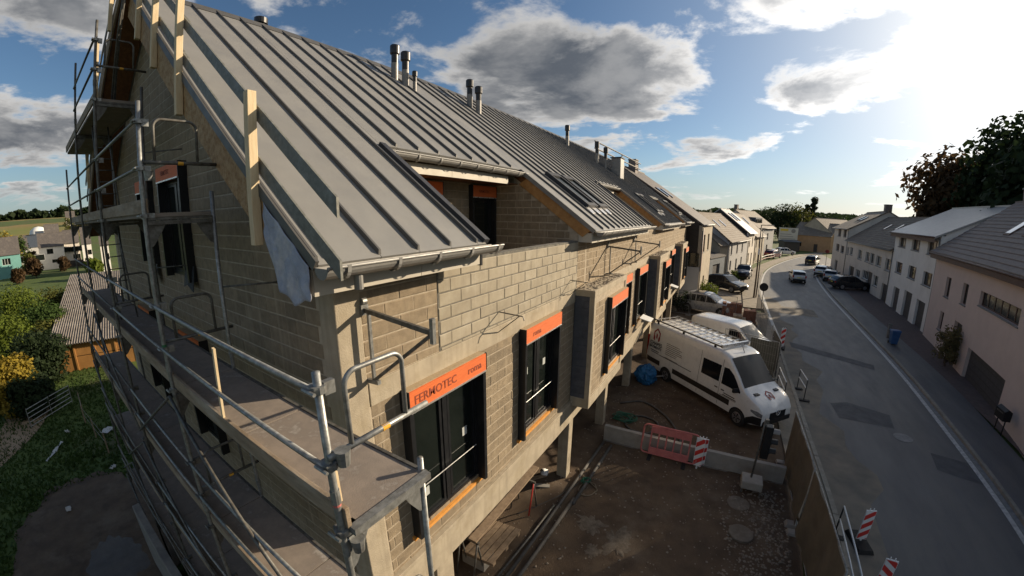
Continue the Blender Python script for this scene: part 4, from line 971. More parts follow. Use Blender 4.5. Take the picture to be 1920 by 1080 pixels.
# stacks of material by the mesh fence
def stack(x, y, nx, ny, nz, sx, sy, sz, name, m, label, cat, base=True):
    t = thing(name, label, cat, (x, y, 0))
    for i in range(nx):
        for j in range(ny):
            for k in range(nz):
                if k == nz-1 and random.random() < .25: continue
                a = x+i*sx; b = y+j*sy; jt = random.uniform(-.012, .012)
                MB().box(a+.008+jt, a+sx-.008+jt, b+.008, b+sy-.008, .14+k*sz, .14+(k+1)*sz-.008).build('brick', m, t)
    if base:
        for j in range(3): MB().box(x, x+nx*sx, y+ny*sy*j/3+.05, y+ny*sy*j/3+.2, .04, .135).build('pallet_plank', m_timb2, t)
random.seed(12)
m_redb = mat('red_brick', (.27, .13, .08), (.19, .09, .06), 4, .9, .3, 60, 0, .15)
stack(3.6, 30.0, 5, 3, 5, .3, .3, .22, 'brick_stack', m_redb, 'pallet of brown bricks beside the silver car', 'bricks')
stack(5.2, 29.2, 3, 3, 4, .3, .3, .22, 'brick_stack', m_redb, 'low pallet of brown bricks next to the mesh fence', 'bricks')
stack(4.4, 27.0, 3, 3, 4, .3, .3, .22, 'brick_stack', mat('tan_block', (.32, .24, .15), (.24, .18, .12), 5, .9, .3, 60, 0, .1), 'pallet of tan blocks in front of the brown brick pallets', 'bricks')
cr = thing('crate', 'slatted timber crate in front of the white van bonnet', 'crate', (5.3, 25.3, 0))
for k in range(5): MB().box(4.95+.16*k, 5.07+.16*k, 24.95, 24.98, .05, .95).build('slat', m_timber, cr)
for k in range(5): MB().box(4.95, 4.98, 25.02+.16*k, 25.14+.16*k, .05, .95).build('slat', m_timber, cr)
MB().box(4.99, 5.74, 24.99, 25.75, .05, .85).build('inner_box', m_timb2, cr)
o = MB().tube([(5.35, 25.35, .86), (5.35, 25.35, 1.0), (5.35, 25.35, 1.12), (5.35, 25.35, 1.18)], [.34, .33, .24, .05], 18).build('drum_lid', mat('blue_grey_plastic', (.10, .16, .22), None, 4, .4), origin=(5.35, 25.35, .86), smooth=True); tag(o, 'blue grey domed tub resting on the timber crate', 'tub')
# street furniture ------------------------------------------------------
mb = thing('mailbox', 'black mailbox on two thin posts at the garage drive', 'mailbox', (15.6, 15.9, .1))
for y in (15.62, 16.2): MB().tube([(15.6, y, .08), (15.6, y, .95)], .03, 8).build('post', m_black, mb)
MB().prism([(15.42, 15.55, .72), (15.78, 15.55, .72), (15.78, 15.55, 1.12), (15.6, 15.55, 1.22), (15.42, 15.55, 1.12)], (0, .72, 0)).build('box', m_black, mb, bevel=.01)
MB().box(15.405, 15.418, 15.65, 16.15, 1.0, 1.05).build('letter_slot', m_galvd, mb)
def bin_(x, y, m, label):
    t = thing('wheelie_bin', label, 'bin', (x, y, .11))
    g = MB(); g.hull8([(-.2, -.22, .06), (.2, -.22, .06), (.2, .22, .06), (-.2, .22, .06)], [(-.27, -.29, .92), (.27, -.29, .92), (.27, .29, .92), (-.27, .29, .92)]); g.build('body', m, t, world=False, bevel=.03)
    g = MB(); g.hull8([(-.3, -.32, .92), (.3, -.32, .92), (.3, .3, .92), (-.3, .3, .92)], [(-.26, -.28, 1.02), (.26, -.28, 1.02), (.28, .3, .98), (-.28, .3, .98)]); g.build('lid', m, t, world=False)
    for xx in (-.25, .25): MB().tube([(xx-.02, .24, .1), (xx+.02, .24, .1)], .1, 14).build('wheel', m_rub, t, world=False)
    MB().tube([(-.22, .34, .94), (.22, .34, .94)], .018, 6).build('handle', m, t, world=False)
bin_(15.15, 28.2, mat('blue_bin', (.03, .09, .22), (.04, .11, .26), 5, .5), 'blue wheelie bin on the far pavement')
o = thing('service_post', 'grey service post standing beside the blue bin', 'post', (15.4, 30.0, .1)); MB().box(15.3, 15.5, 29.9, 30.1, .08, 1.05).build('cabinet', m_flueg, o, bevel=.02); MB().box(15.28, 15.52, 29.88, 30.12, 1.05, 1.1).build('cap', m_galvd, o)
lp = thing('street_lamp', 'tall slim rusty street lamp with short double arm at the bend', 'street lamp', (6.5, 40, 0))
m_lamp = mat('brown_pole', (.10, .07, .055), (.07, .05, .04), 5, .6)
MB().tube([(6.5, 40, 0), (6.5, 40, 3), (6.5, 40, 7.3)], [.09, .075, .05], 10).build('pole', m_lamp, lp, smooth=True)
MB().tube([(6.72, 40.3, .0), (6.72, 40.3, 6.9)], [.06, .04], 8).build('second_pole', m_lamp, lp, smooth=True)
for z, x0 in ((7.3, 6.5), (6.9, 6.72)): MB().tube([(x0, 40, z-.02), (x0+.9, 40.1, z)], .035, 8).build('arm', m_lamp, lp, smooth=True); MB().box(x0+.6, x0+1.2, 40.0, 40.22, z-.03, z+.05).build('lamp_head', m_flueg, lp)
MB().box(6.42, 6.58, 39.88, 40.12, 4.4, 5.0).build('bracket_box', m_white, lp)
rs = thing('road_sign', 'round road sign on a pole at the far bend', 'sign', (21.2, 80.5, 0))
MB().tube([(21.2, 80.5, 0), (21.2, 80.5, 2.9)], .04, 8).build('pole', m_galvd, rs); MB().tube([(21.2, 80.46, 2.7), (21.2, 80.42, 2.7)], .34, 20).build('disc', mat('dark_red_sign', (.16, .03, .03), None, 4, .5), rs)
rs = thing('parking_sign', 'dark round sign back at the kerb beyond the brick pallets', 'sign', (6.85, 34.6, .1))
MB().tube([(6.85, 34.6, .1), (6.85, 34.6, 2.3)], .03, 8).build('pole', m_galvd, rs); MB().tube([(6.85, 34.58, 2.1), (6.85, 34.54, 2.1)], .36, 20).build('disc', m_black, rs)
bb = thing('billboard', 'pale advertising billboard beside the far bend', 'billboard', (19.2, 118, 0))
MB().box(16.6, 21.4, 118, 118.15, 2.4, 6.0).build('panel', mat('billboard_paper', (.55, .53, .46), (.48, .46, .4), .5, .6), bb)
MB().box(16.9, 18.9, 117.96, 117.99, 5.1, 5.7).build('yellow_stripe', mat('yellow_print', (.62, .45, .05), None, 3, .6), bb)
MB().tube([(20.2, 117.99, 5.2), (20.2, 117.95, 5.2)], .55, 20).build('round_mark', m_flueg, bb)
for k in range(3): MB().box(17., 20.8-.5*k, 117.96, 117.99, 3.0+.6*k, 3.15+.6*k).build('print_line', m_flueg, bb)
for x in (17.2, 20.8): MB().box(x, x+.15, 118.15, 118.3, 0, 2.4+3).build('post', m_galvd, bb)
# debris on the grass side
m_pl = mat('torn_plastic', (.55, .55, .52), (.42, .42, .4), 5, .6, .5, 8)
rw = MB().box(-9.6, -5.2, -1.62, -1.42, -2.6, -.15).build('retaining_wall', m_conc2, bevel=.015); tag(rw, 'dark concrete retaining wall at the scaffold foot', 'wall')
def blob(name, cx, cy, rx, ry, m, dz, seed, n=72, rings=5, zf=gz, amp=.3):
    g = MB(); g.v = [(cx, cy, zf(cx, cy)+dz)]
    for k in range(1, rings+1):
        for i in range(n):
            a = 2*pi*i/n; w_ = 1+amp*mn.noise((cos(a)*1.3+seed, sin(a)*1.3, seed))+amp*.75*mn.noise((cos(a)*4+seed, sin(a)*4, 2))+.03*mn.noise((cos(a)*12, sin(a)*12, seed))
            x, y = cx+rx*w_*cos(a)*k/rings, cy+ry*w_*sin(a)*k/rings; g.v.append((x, y, zf(x, y)+dz*(1 if k < rings else .2)))
    g.f = [(0, 1+i, 1+(i+1) % n) for i in range(n)]+[(1+(k-1)*n+i, 1+k*n+i, 1+k*n+(i+1) % n, 1+(k-1)*n+(i+1) % n) for k in range(1, rings) for i in range(n)]
    return g.build(name, m, smooth=True)
tag(blob('trampled_soil', -12.4, -3.0, 4.6, 2.7, m_dirt, .035, 1.), kind='structure')
tag(blob('wet_soil', -10.6, -2.6, 1.7, .9, mat('wet_soil', (.075, .056, .04), (.045, .035, .028), 1.6, .5, 1., 26, spec=.5, det=10), .045, 5.), kind='structure')
m_crust = mat('dried_mortar', (.20, .165, .125), (.11, .085, .06), 9, .95, .8, 40, det=9)
for i, (x, y, a, b, lb) in enumerate(((1.35, 5.5, .35, .28, 'pale dried mortar spill on the brown soil beside the pipes'), (2.1, 5.2, .30, .42, 'larger pale dried mortar spill out on the brown soil'), (1.65, 4.7, .16, .2, 'small pale mortar splash between the two spills'))):
    tag(blob('mortar_spill', x, y, a, b, m_crust, .014, 3.+i*7, zf=lambda u, v: cz(u, v)+.03, amp=.75), lb, 'mortar spill')
pw = MB()
pth = catmull([(-60, -9), (-40, -5.5), (-30, -4.6), (-24, -6.5), (-20, -10), (-17, -16)], 8)
for i, p in enumerate(pth):
    t_ = (pth[min(i+1, len(pth)-1)]-pth[max(i-1, 0)]).normalized(); 
    for s_ in (-1.3, 1.3): pw.v.append((p.x-t_.y*s_, p.y+t_.x*s_, gz(p.x, p.y)+.02))
pw.f = [(2*i, 2*i+1, 2*i+3, 2*i+2) for i in range(len(pth)-1)]
tag(pw.build('path', mat('sandy_path', (.33, .24, .15), (.24, .17, .1), 1, .95, .6, 30)), kind='structure')
ga = thing('field_gate', 'galvanised field gate leaning on its side by the sandy path', 'gate', (-28, -3.6, gz(-28, -3.6)))
zg = gz(-28, -3.6)
for k in range(5): MB().tube([(-26.6, -4.5, zg+.15+.26*k), (-29.0, -2.0, zg+.15+.26*k)], .022, 6).build('rail', m_galv, ga)
for x, y in ((-26.6, -4.5), (-27.8, -3.25), (-29.0, -2.0)): MB().tube([(x, y, zg+.05), (x, y, zg+1.25)], .026, 6).build('upright', m_galv, ga)
random.seed(6)
for i, (px, py, ln, a, lb) in enumerate(((98, 832, 2.0, .5, 'long white plastic strip lying on the dark grass'), (120, 790, .5, 1.2, 'small white stake lying near the white strip'), (212, 875, .35, .2, 'square paper sheet on the brown soil'), (198, 795, .8, .3, 'crumpled white sheets against the scaffold foot'), (130, 957, .3, .9, 'small crumpled white bag on the soil'))):
    d_ = ray(px, py); p = CAM+d_*((-2.35-CAM.z)/d_.z)
    g = MB(); n = 6
    for k in range(n+1):
        t = k/n-.5
        for s_ in (-1, 1): g.v.append((ln*t, s_*(.09 if i < 2 else ln*.35)*(1-.6*abs(t)), .05+.05*sin(k*2.+s_)+(.12 if i > 2 else 0)*random.random()))
    g.f = [(2*k, 2*k+1, 2*k+3, 2*k+2) for k in range(n)]
    o = g.build('plastic_scrap', m_pl); o.location = (p.x, p.y, gz(p.x, p.y)); o.rotation_euler = (0, 0, a+2.2); o.modifiers.new('t', 'SOLIDIFY').thickness = .008; tag(o, lb, 'scrap')
fp = thing('wire_fence', 'sagging wire fence on thin posts beside the gate', 'fence', (-24, -1.8, gz(-24, -1.8)))
P0 = [(-27.5, -1.6), (-24.5, -1.7), (-21.5, -1.5), (-18.5, -1.3)]
for x, y in P0: MB().tube([(x, y, gz(x, y)), (x, y, gz(x, y)+1.1)], .03, 6).build('post', m_timb2, fp)
for z in (.6, 1.0): MB().tube([(x, y, gz(x, y)+z) for x, y in P0], .006, 4).build('wire', m_mesh, fp)
# ================================================================ vehicles
def lerp_list(pts, x):
    if x <= pts[0][0]: return pts[0][1]
    for (a, b), (c_, d_) in zip(pts, pts[1:]):
        if x <= c_: return b+(d_-b)*((x-a)/(c_-a))
    return pts[-1][1]
m_cglass = mat('car_glass', (.008, .010, .013), (.012, .014, .018), 1, .05, spec=.35)
m_lens = mat('head_lamp', (.22, .23, .24), (.12, .125, .13), 14, .12, spec=.8, coat=1.)
m_tail = mat('tail_lamp', (.35, .015, .012), None, 8, .2, coat=.8)
m_rimm = mat('wheel_rim', (.36, .36, .37), (.28, .28, .29), 8, .35, metal=.7)
m_arch = mat('arch_black', (.008, .008, .009), None, 8, .8)
def paint(name, c, metal=0.): return mat(name, c, tuple(x*.93 for x in c), 2.5, .3, metal=metal, coat=.7, dirt=tuple(x*.75+.02 for x in c), dscale=1.5, dlo=.58, dhi=.8)
class Car:
    def __init__(s, sp): s.__dict__.update(sp)
    def top(s, x):
        return sum(lerp_list(s.prof, x+d) for d in (-.07, -.035, 0, .035, .07))/5
    def hw(s, x):
        f = smooth(s.xf-.75, s.xf+.06, x); r = smooth(s.xr+.35, s.xr-.05, x); return s.W/2*(1-.17*f*f-.07*r)
    def bot(s, x): return s.zb+.10*smooth(s.xf-.5, s.xf, x)+.10*smooth(s.xr+.5, s.xr, x)
    def section(s, x):
        zt, zb, h = s.top(x), s.bot(x), s.hw(x); b = min(s.belt, zt-.08); tm = s.tum*max(0, min(1, (zt-b)/.6)); o = [(0, zb), (h*.9, zb), (h*.975, zb+.05)]
        o += [(h*.995, zb+(b-zb)*.3), (h, zb+(b-zb)*.6), (h*.985, b)]
        rr = min(.11, (zt-b)*.4)
        for k in (.35, .7, 1.): o.append((h*(.985-tm*k), b+(zt-rr-b)*k))
        ht = h*(.985-tm)
        for a in (35, 70): o.append((ht-rr*(1-cos(R(a))), zt-rr+rr*sin(R(a))))
        o += [(ht*.72, zt+.012), (ht*.35, zt+.024), (0, zt+.028)]
        return o
    def sy(s, x, z):
        o = s.section(x)
        for (y1, z1), (y2, z2) in zip(o[2:], o[3:]):
            if z1 <= z <= z2 and z2 > z1: return y1+(y2-y1)*(z-z1)/(z2-z1)
        return o[2][0] if z < o[2][1] else o[-3][0]
    def ty(s, x): return s.section(x)[9][0]
def vehicle(name, label, cat, loc, heading, sp, pm, group=None, sides=(-1, 1), detail=True):
    C_ = Car(sp); t = thing(name, label, cat, loc, heading, group)
    st = sorted(set([round(C_.xr+(C_.xf-C_.xr)*k/34, 4) for k in range(35)]+[C_.xf-.03, C_.xr+.03])); g = MB(); n = None
    for x in st:
        o = C_.section(x)
        if x in (st[0], st[-1]): o = [(y*.93, z if z > .6 else z+.03) for y, z in o]
        ring = [(x, -y, z) for y, z in o[::-1]]+[(x, y, z) for y, z in o[1:]]; n = len(ring); g.v += ring
    for i in range(len(st)-1): g.f += [(i*n+j, i*n+(j+1) % n, (i+1)*n+(j+1) % n, (i+1)*n+j) for j in range(n)]
    g.f += [tuple(range(n))[::-1], tuple((len(st)-1)*n+j for j in range(n))]
    body = g.build('body', pm, t, world=False, smooth=True)
    try:
        body.data.set_sharp_from_angle(angle=R(38))
    except Exception: pass
    def side_patch(nm, cols, m, off=.006, par=t, nv=4):
        """cols: (x, zlow, zhigh)"""
        fine_ = []
        for (a, l1, h1), (b, l2, h2) in zip(cols, cols[1:]):
            k = max(1, int((b-a)/.12)); fine_ += [(a+(b-a)*q/k, l1+(l2-l1)*q/k, h1+(h2-h1)*q/k) for q in range(k)]
        fine_.append(cols[-1]); out = []
        for sd in sides:
            g = MB()
            for x, l, h in fine_:
                for v in range(nv+1): z = l+(h-l)*v/nv; g.v.append((x, sd*(C_.sy(x, z)+off), z))
            g.f = [(i*(nv+1)+v, i*(nv+1)+v+1, (i+1)*(nv+1)+v+1, (i+1)*(nv+1)+v) for i in range(len(fine_)-1) for v in range(nv)]
            o = g.build(nm, m, par, world=False, smooth=True); out.append(o)
        return out
    def top_patch(nm, x0, x1, f, m, off=.014):
        g = MB(); k = 12
        for i in range(k+1):
            x = x0+(x1-x0)*i/k; w_ = C_.ty(x)*f+(.0 if i else 0); z = C_.top(x)
            for j in range(9): y = w_*(j/4-1); g.v.append((x+off*.6*(1 if x1 > x0 else -1)*0, y, z+.028*(1-(y/ (C_.ty(x)+1e-6))**2)+off))
        g.f = [(i*9+j, i*9+j+1, (i+1)*9+j+1, (i+1)*9+j) for i in range(k) for j in range(8)]
        return g.build(nm, m, t, world=False, smooth=True)
    for wcols in sp['win']: side_patch('side_window', wcols, m_cglass)
    for nm, x0, x1, f in sp['tg']: top_patch(nm, x0, x1, f, m_cglass)
    r = sp['r']
    for x in sp['ax']:
        cols = [(x+r*1.2*cos(pi-pi*k/12), sp['zb']+.03, sp['zb']+.035+max(.01, (r*1.2*sin(pi*k/12)+r-sp['zb']-.05))) for k in range(13)]
        side_patch('wheel_arch', cols, m_arch, .004)
        for sd in sides:
            y0 = C_.hw(x)-.20; y1 = C_.hw(x)+.012
            tr_ = MB().tube([(x, sd*y0, r), (x, sd*(y0+.02), r), (x, sd*(y1-.03), r), (x, sd*y1, r)], [r*.9, r, r, r*.92], 24).build('wheel', m_rub, t, world=False, smooth=False)
            MB().tube([(x, sd*(y1-.01), r), (x, sd*(y1+.006), r)], [r*.66, r*.6], 20).build('rim', m_rimm, tr_, world=False)
            if detail:
                for q in range(5): a = 2*pi*q/5; MB().beam((x+r*.12*cos(a), sd*(y1+.010), r+r*.12*sin(a)), (x+r*.55*cos(a), sd*(y1+.008), r+r*.55*sin(a)), .035, .01, (0, 1, 0)).build('spoke', m_arch, tr_, world=False)
    side_patch('headlight', [(sp['xf']-.46, sp.get('zl', .75)+.06, sp.get('zl', .75)+.13), (sp['xf']-.2, sp.get('zl', .75)-.06, sp.get('zl', .75)+.12), (sp['xf']-.035, sp.get('zl', .75)-.07, sp.get('zl', .75)+.05)], m_lens, .007)
    if 'low' in sp: side_patch('lower_bumper', [(sp['xf']-.62, sp['zb']+.03, sp['zb']+.25), (sp['xf']-.35, sp['zb']+.1, sp['zb']+.42), (sp['xf']-.03, sp['zb']+.13, sp['zb']+.44)], m_black, .008)
    for nm, cols, m in sp.get('side', []): side_patch(nm, cols, m)
    xf, xr, W2 = sp['xf'], sp['xr'], sp['W']/2
    zf = sp.get('zl', .75)
    for sd in (-1, 1):
        MB().box(xr-.012, xr+.10, sd*W2*.74 if sd > 0 else -W2*.935, W2*.935 if sd > 0 else sd*W2*.74, zf+.05, sp.get('zt2', zf+.38)).build('tail_light', m_tail, t, world=False)
        MB().hull8([(sp['mx'], sd*(W2-.04), sp['belt']+.02), (sp['mx']+.1, sd*(W2-.04), sp['belt']+.02), (sp['mx']+.1, sd*(W2-.04), sp['belt']+.2), (sp['mx'], sd*(W2-.04), sp['belt']+.2)], [(sp['mx']-.05, sd*(W2+.2), sp['belt']+.03), (sp['mx']+.06, sd*(W2+.2), sp['belt']+.03), (sp['mx']+.05, sd*(W2+.2), sp['belt']+.22), (sp['mx']-.05, sd*(W2+.2), sp['belt']+.22)]).build('wing_mirror', m_black, t, world=False, bevel=.02)
    MB().box(xf-.06, xf+.014, -W2*.46, W2*.46, zf-.22, zf+.06).build('grille', m_arch, t, world=False, bevel=.02)
    MB().box(xf-.12, xf+.03, -W2*.80, W2*.80, sp['zb']+.10, zf-.20).build('bumper', sp.get('bump', m_black), t, world=False, bevel=.05)
    MB().box(xr-.03, xr+.1, -W2*.86, W2*.86, sp['zb']+.12, sp['zb']+.36).build('rear_bumper', sp.get('bump', m_black), t, world=False, bevel=.04)
    MB().box(xr-.016, xr-.004, -.26, .26, zf+.02, zf+.13).build('number_plate', mat('number_plate', (.7, .6, .12), None, 4, .5), t, world=False)
    return t, C_, side_patch
SPR = dict(low=1, xf=3.17, xr=-3.8, W=2.0, zb=.30, belt=1.28, tum=.10, r=.345, ax=(-2.165, 2.165), mx=1.95, zl=.82, zt2=1.9,
           prof=[(-3.8, 2.42), (-3.6, 2.54), (.85, 2.58), (1.3, 2.48), (2.25, 1.46), (2.72, 1.26), (3.0, 1.12), (3.12, .95), (3.17, .80)],
           win=[[(.02, 1.36, 2.02), (1.02, 1.36, 2.04)], [(1.16, 1.34, 2.02), (1.40, 1.34, 2.04), (1.66, 1.34, 1.86), (2.12, 1.30, 1.36)]],
           tg=[('windscreen', 1.36, 2.20, .93)])
m_wv = paint('van_white', (.74, .74, .72))
m_bst = mat('brown_black_trim', (.03, .024, .02), None, 6, .6)
hd = math.atan2(-.667, .746)
van, CV, sp_ = vehicle('work_van', 'long white work van with roof rack and red house logo parked on soil', 'van', (3.72, 14.88, .04), hd, {**SPR, 'side': [('rub_strip', [(-3.7, .62, .86), (-2.65, .62, .86)], m_bst), ('rub_strip', [(-1.72, .62, .86), (1.7, .62, .86)], m_bst), ('door_gap', [(1.08, .45, 2.3), (1.095, .45, 2.3)], m_arch), ('door_gap', [(-.12, .45, 2.3), (-.105, .45, 2.3)], m_arch), ('door_handle', [(.85, 1.08, 1.13), (1.02, 1.08, 1.13)], m_bst), ('door_handle', [(1.2, 1.08, 1.13), (1.37, 1.08, 1.13)], m_bst)]}, m_wv)
em = MB().tube([(3.175+.012, .11*cos(a), .84+.11*sin(a)) for a in [2*pi*k/18 for k in range(18)]], .012, 6, close=True).build('grille_ring', m_alu, van, world=False)
for k in range(3): a = pi/2+2*pi*k/3; MB().tube([(3.19, 0, .84), (3.19, .10*cos(a), .84+.10*sin(a))], .01, 6).build('grille_spoke', m_alu, van, world=False)
rk = bpy.data.objects.new('roof_rack', None); COL.objects.link(rk); rk.parent = van
for y in (-.74, .74): MB().box(-3.7, .75, y-.025, y+.025, 2.66, 2.72).build('side_rail', m_galvd, rk, world=False)
for k in range(12): x = -3.6+.39*k; MB().box(x, x+.05, -.71, .71, 2.675, 2.705).build('cross_bar', m_alu, rk, world=False)
for y in (-.36, .0, .36): MB().box(-3.6, .72, y-.012, y+.012, 2.707, 2.72).build('slat', m_alu, rk, world=False)
for x in (-3.3, -1.5, .4):
    for y in (-.76, .76): MB().box(x-.04, x+.04, y-.03, y+.03, 2.50, 2.66).build('rack_foot', m_black, rk, world=False)
MB().box(.70, .80, -.76, .76, 2.64, 2.78).build('front_deflector', m_alu, rk, world=False)
MB().tube([(1.25, .05, 2.46), (1.08, .05, 2.72)], .012, 6).build('aerial', m_black, van, world=False)
m_logo = mat('logo_red', (.26, .02, .025), None, 6, .5); m_print = mat('dark_print', (.03, .028, .03), None, 6, .5)
def decal(poly, m, nm='logo_mark'):     # polygon in side coordinates (x, z), visible side
    MB().prism([(x, -(CV.sy(x, z)+.008), z) for x, z in poly], (0, .003, 0)).build(nm, m, van, world=False)
lx, lz = -3.12, 2.02
for q in ([(-.24, -.02), (-.24, .16), (0, .36), (0, .27), (-.17, .12), (-.17, -.02)], [(.24, -.02), (.17, -.02), (.17, .12), (0, .27), (0, .36), (.24, .16)], [(-.24, -.02), (-.24, -.22), (-.12, -.30), (-.12, -.08), (-.17, -.03)], [(.24, -.02), (.17, -.03), (.12, -.08), (.12, -.3), (.24, -.22)], [(-.05, .12), (.05, .04), (.05, -.2), (-.05, -.12)]): decal([(lx+x, lz+z) for x, z in q], m_logo)
Rv, Uv = Vector((1, 0, 0)), Vector((0, .055, 1))
put_text('CHAPES', .25, m_print, van, (-3.1, -(CV.sy(-3.1, 1.58)+.010), 1.60), Rv, Uv, bold=.006)
put_text('BATIMENTS', .175, m_print, van, (-3.1, -(CV.sy(-3.1, 1.38)+.010), 1.42), Rv, (0, .02, 1), bold=.006)
for k in range(2): MB().box(-3.42+.05*k, -2.80, -(CV.sy(-3, 1.2)+.012), -(CV.sy(-3, 1.2)+.004), 1.24-.09*k, 1.27-.09*k).build('print_line', m_print, van, world=False)
random.seed(3)
for k in range(9):
    z = 1.86-.085*k; x0 = -2.35; x1 = -2.35+random.uniform(.75, 1.35)
    if abs(z-1.27) < .04: continue
    MB().box(x0, x1, -(CV.sy(-2, z)+.010), -(CV.sy(-2, z)+.003), z, z+.02).build('print_line', m_print, van, world=False)
MB().box(-2.75, -.55, -(CV.sy(-2, 1.28)+.010), -(CV.sy(-2, 1.28)+.003), 1.135, 1.165).build('print_rule', m_print, van, world=False)
for k in range(2): MB().box(1.36-.04*k, 1.92+.08*k, -(CV.sy(1.6, 1.0)+.010), -(CV.sy(1.6, 1.0)+.003), 1.0-.08*k, 1.035-.08*k).build('print_line', m_print, van, world=False)
MB().box(1.15, 2.0, -(CV.sy(1.6, .9)+.010), -(CV.sy(1.6, .9)+.003), .885, .90).build('print_rule', m_print, van, world=False)
def hood(lx_, lz_): x = 2.70-lz_*.62; y = lx_*.72; return (x, y, CV.top(x)+.030*(1-(y/CV.ty(x))**2)+.012)
for q in ([(-.24, -.02), (-.24, .16), (0, .36), (0, .27), (-.17, .12), (-.17, -.02)], [(.24, -.02), (.17, -.02), (.17, .12), (0, .27), (0, .36), (.24, .16)], [(-.24, -.02), (-.24, -.22), (-.12, -.30), (-.12, -.08), (-.17, -.03)], [(.24, -.02), (.17, -.03), (.12, -.08), (.12, -.3), (.24, -.22)], [(-.05, .12), (.05, .04), (.05, -.2), (-.05, -.12)]): MB().prism([hood(*z) for z in q], (0, 0, .004)).build('logo_mark', m_logo, van, world=False)
for sx in (-1, 1):
    MB().box(2.38, 2.6, sx*.55-.13, sx*.55+.13, CV.top(2.5)-.01, CV.top(2.5)+.036).build('bonnet_vent', m_black, van, world=False, bevel=.02)
CON = dict(xf=2.4, xr=-2.4, W=1.84, zb=.24, belt=1.08, tum=.09, r=.315, ax=(-1.5, 1.5), mx=1.3, zl=.78, zt2=1.4,
           prof=[(-2.4, 1.74), (-2.2, 1.84), (.35, 1.88), (.75, 1.80), (1.55, 1.16), (2.1, 1.0), (2.3, .86), (2.4, .66)],
           win=[[(.22, 1.10, 1.62), (.62, 1.10, 1.64), (.85, 1.10, 1.58), (1.42, 1.08, 1.14)]], tg=[('windscreen', .80, 1.52, .93)], bump=m_wv)
vehicle('delivery_van', 'small plain white panel van behind the lettered work van', 'van', (4.35, 21.7, .06), R(-30), CON, m_wv)
SUV = dict(xf=2.32, xr=-2.3, W=1.9, zb=.28, belt=1.02, tum=.14, r=.36, ax=(-1.38, 1.42), mx=.85, zl=.78, zt2=1.02,
           prof=[(-2.3, .95), (-2.18, 1.14), (-1.75, 1.48), (-1.3, 1.62), (-.2, 1.68), (.25, 1.62), (1.1, 1.12), (1.9, .98), (2.2, .86), (2.32, .66)],
           win=[[(-1.75, 1.06, 1.2), (-1.45, 1.04, 1.46), (-.72, 1.03, 1.54)], [(-.66, 1.03, 1.54), (.1, 1.03, 1.55)], [(.16, 1.03, 1.54), (.42, 1.03, 1.48), (1.0, 1.03, 1.09)]],
           tg=[('windscreen', .32, 1.04, .93), ('rear_window', -2.12, -1.55, .9), ('roof_glass', -1.0, -.05, .8)])
m_silver = paint('silver_grey', (.42, .43, .44), .25); m_blk = paint('car_black', (.012, .013, .015)); m_whc = paint('car_white', (.66, .66, .65)); m_gry = paint('dark_grey', (.07, .072, .078), .3); m_rdc = paint('dark_red', (.16, .015, .02))
vehicle('parked_car', 'silver grey coupe crossover parked behind the mesh fence', 'car', (2.35, 31.3, .04), R(-12), SUV, m_silver)
vehicle('parked_car', 'black coupe crossover parked across the paved court', 'car', (3.75, 43.3, .04), R(-38), SUV, m_blk)
vehicle('parked_car', 'dark grey car facing up the pavement beside the pale row houses', 'car', (5.9, 54.8, .05), R(-97), SUV, m_gry, detail=False)
HAT = dict(xf=2.1, xr=-2.05, W=1.8, zb=.24, belt=.95, tum=.13, r=.32, ax=(-1.25, 1.3), mx=.85, zl=.70, zt2=1.05,
           prof=[(-2.05, .85), (-1.98, 1.05), (-1.75, 1.36), (-1.4, 1.48), (-.2, 1.52), (.2, 1.47), (1.05, 1.0), (1.75, .88), (2.0, .76), (2.1, .56)],
           win=[[(-1.6, 1.0, 1.28), (-.7, .98, 1.38)], [(-.64, .98, 1.38), (.05, .98, 1.40)], [(.1, .98, 1.39), (.35, .98, 1.34), (.95, .98, 1.02)]],
           tg=[('windscreen', .26, 1.0, .93), ('rear_window', -1.96, -1.6, .9)])
vehicle('moving_car', 'silver hatchback driving up the road in the house shadow', 'car', (12.75, 55.8, .01), R(88), HAT, m_silver, detail=False)
vehicle('moving_car', 'black car driving round the sunlit bend', 'car', (19.2, 82.0, .01), R(68), SUV, m_blk, detail=False)
vehicle('parked_car', 'white car at the end of the parked row by the cream houses', 'car', (17.4, 64.2, .1), R(70), HAT, m_whc, detail=False)
vehicle('parked_car', 'silver grey car second in the parked row by the cream houses', 'car', (17.6, 59.4, .1), R(75), HAT, m_silver, detail=False)
vehicle('parked_car', 'black estate car parked broadside before the cream houses', 'car', (18.3, 52.6, .1), R(15), SUV, m_blk, detail=False)
vehicle('parked_car', 'dark red car behind the white railing at the bend', 'car', (12.6, 88.0, .1), R(60), SUV, m_rdc, detail=False)
vehicle('parked_car', 'white pickup shaped car parked near the billboard', 'car', (16.2, 99.0, .1), R(25), SUV, m_whc, detail=False)
vehicle('parked_car', 'white hatchback parked beside the dark red car', 'car', (13.3, 94.0, .1), R(50), HAT, m_whc, detail=False)
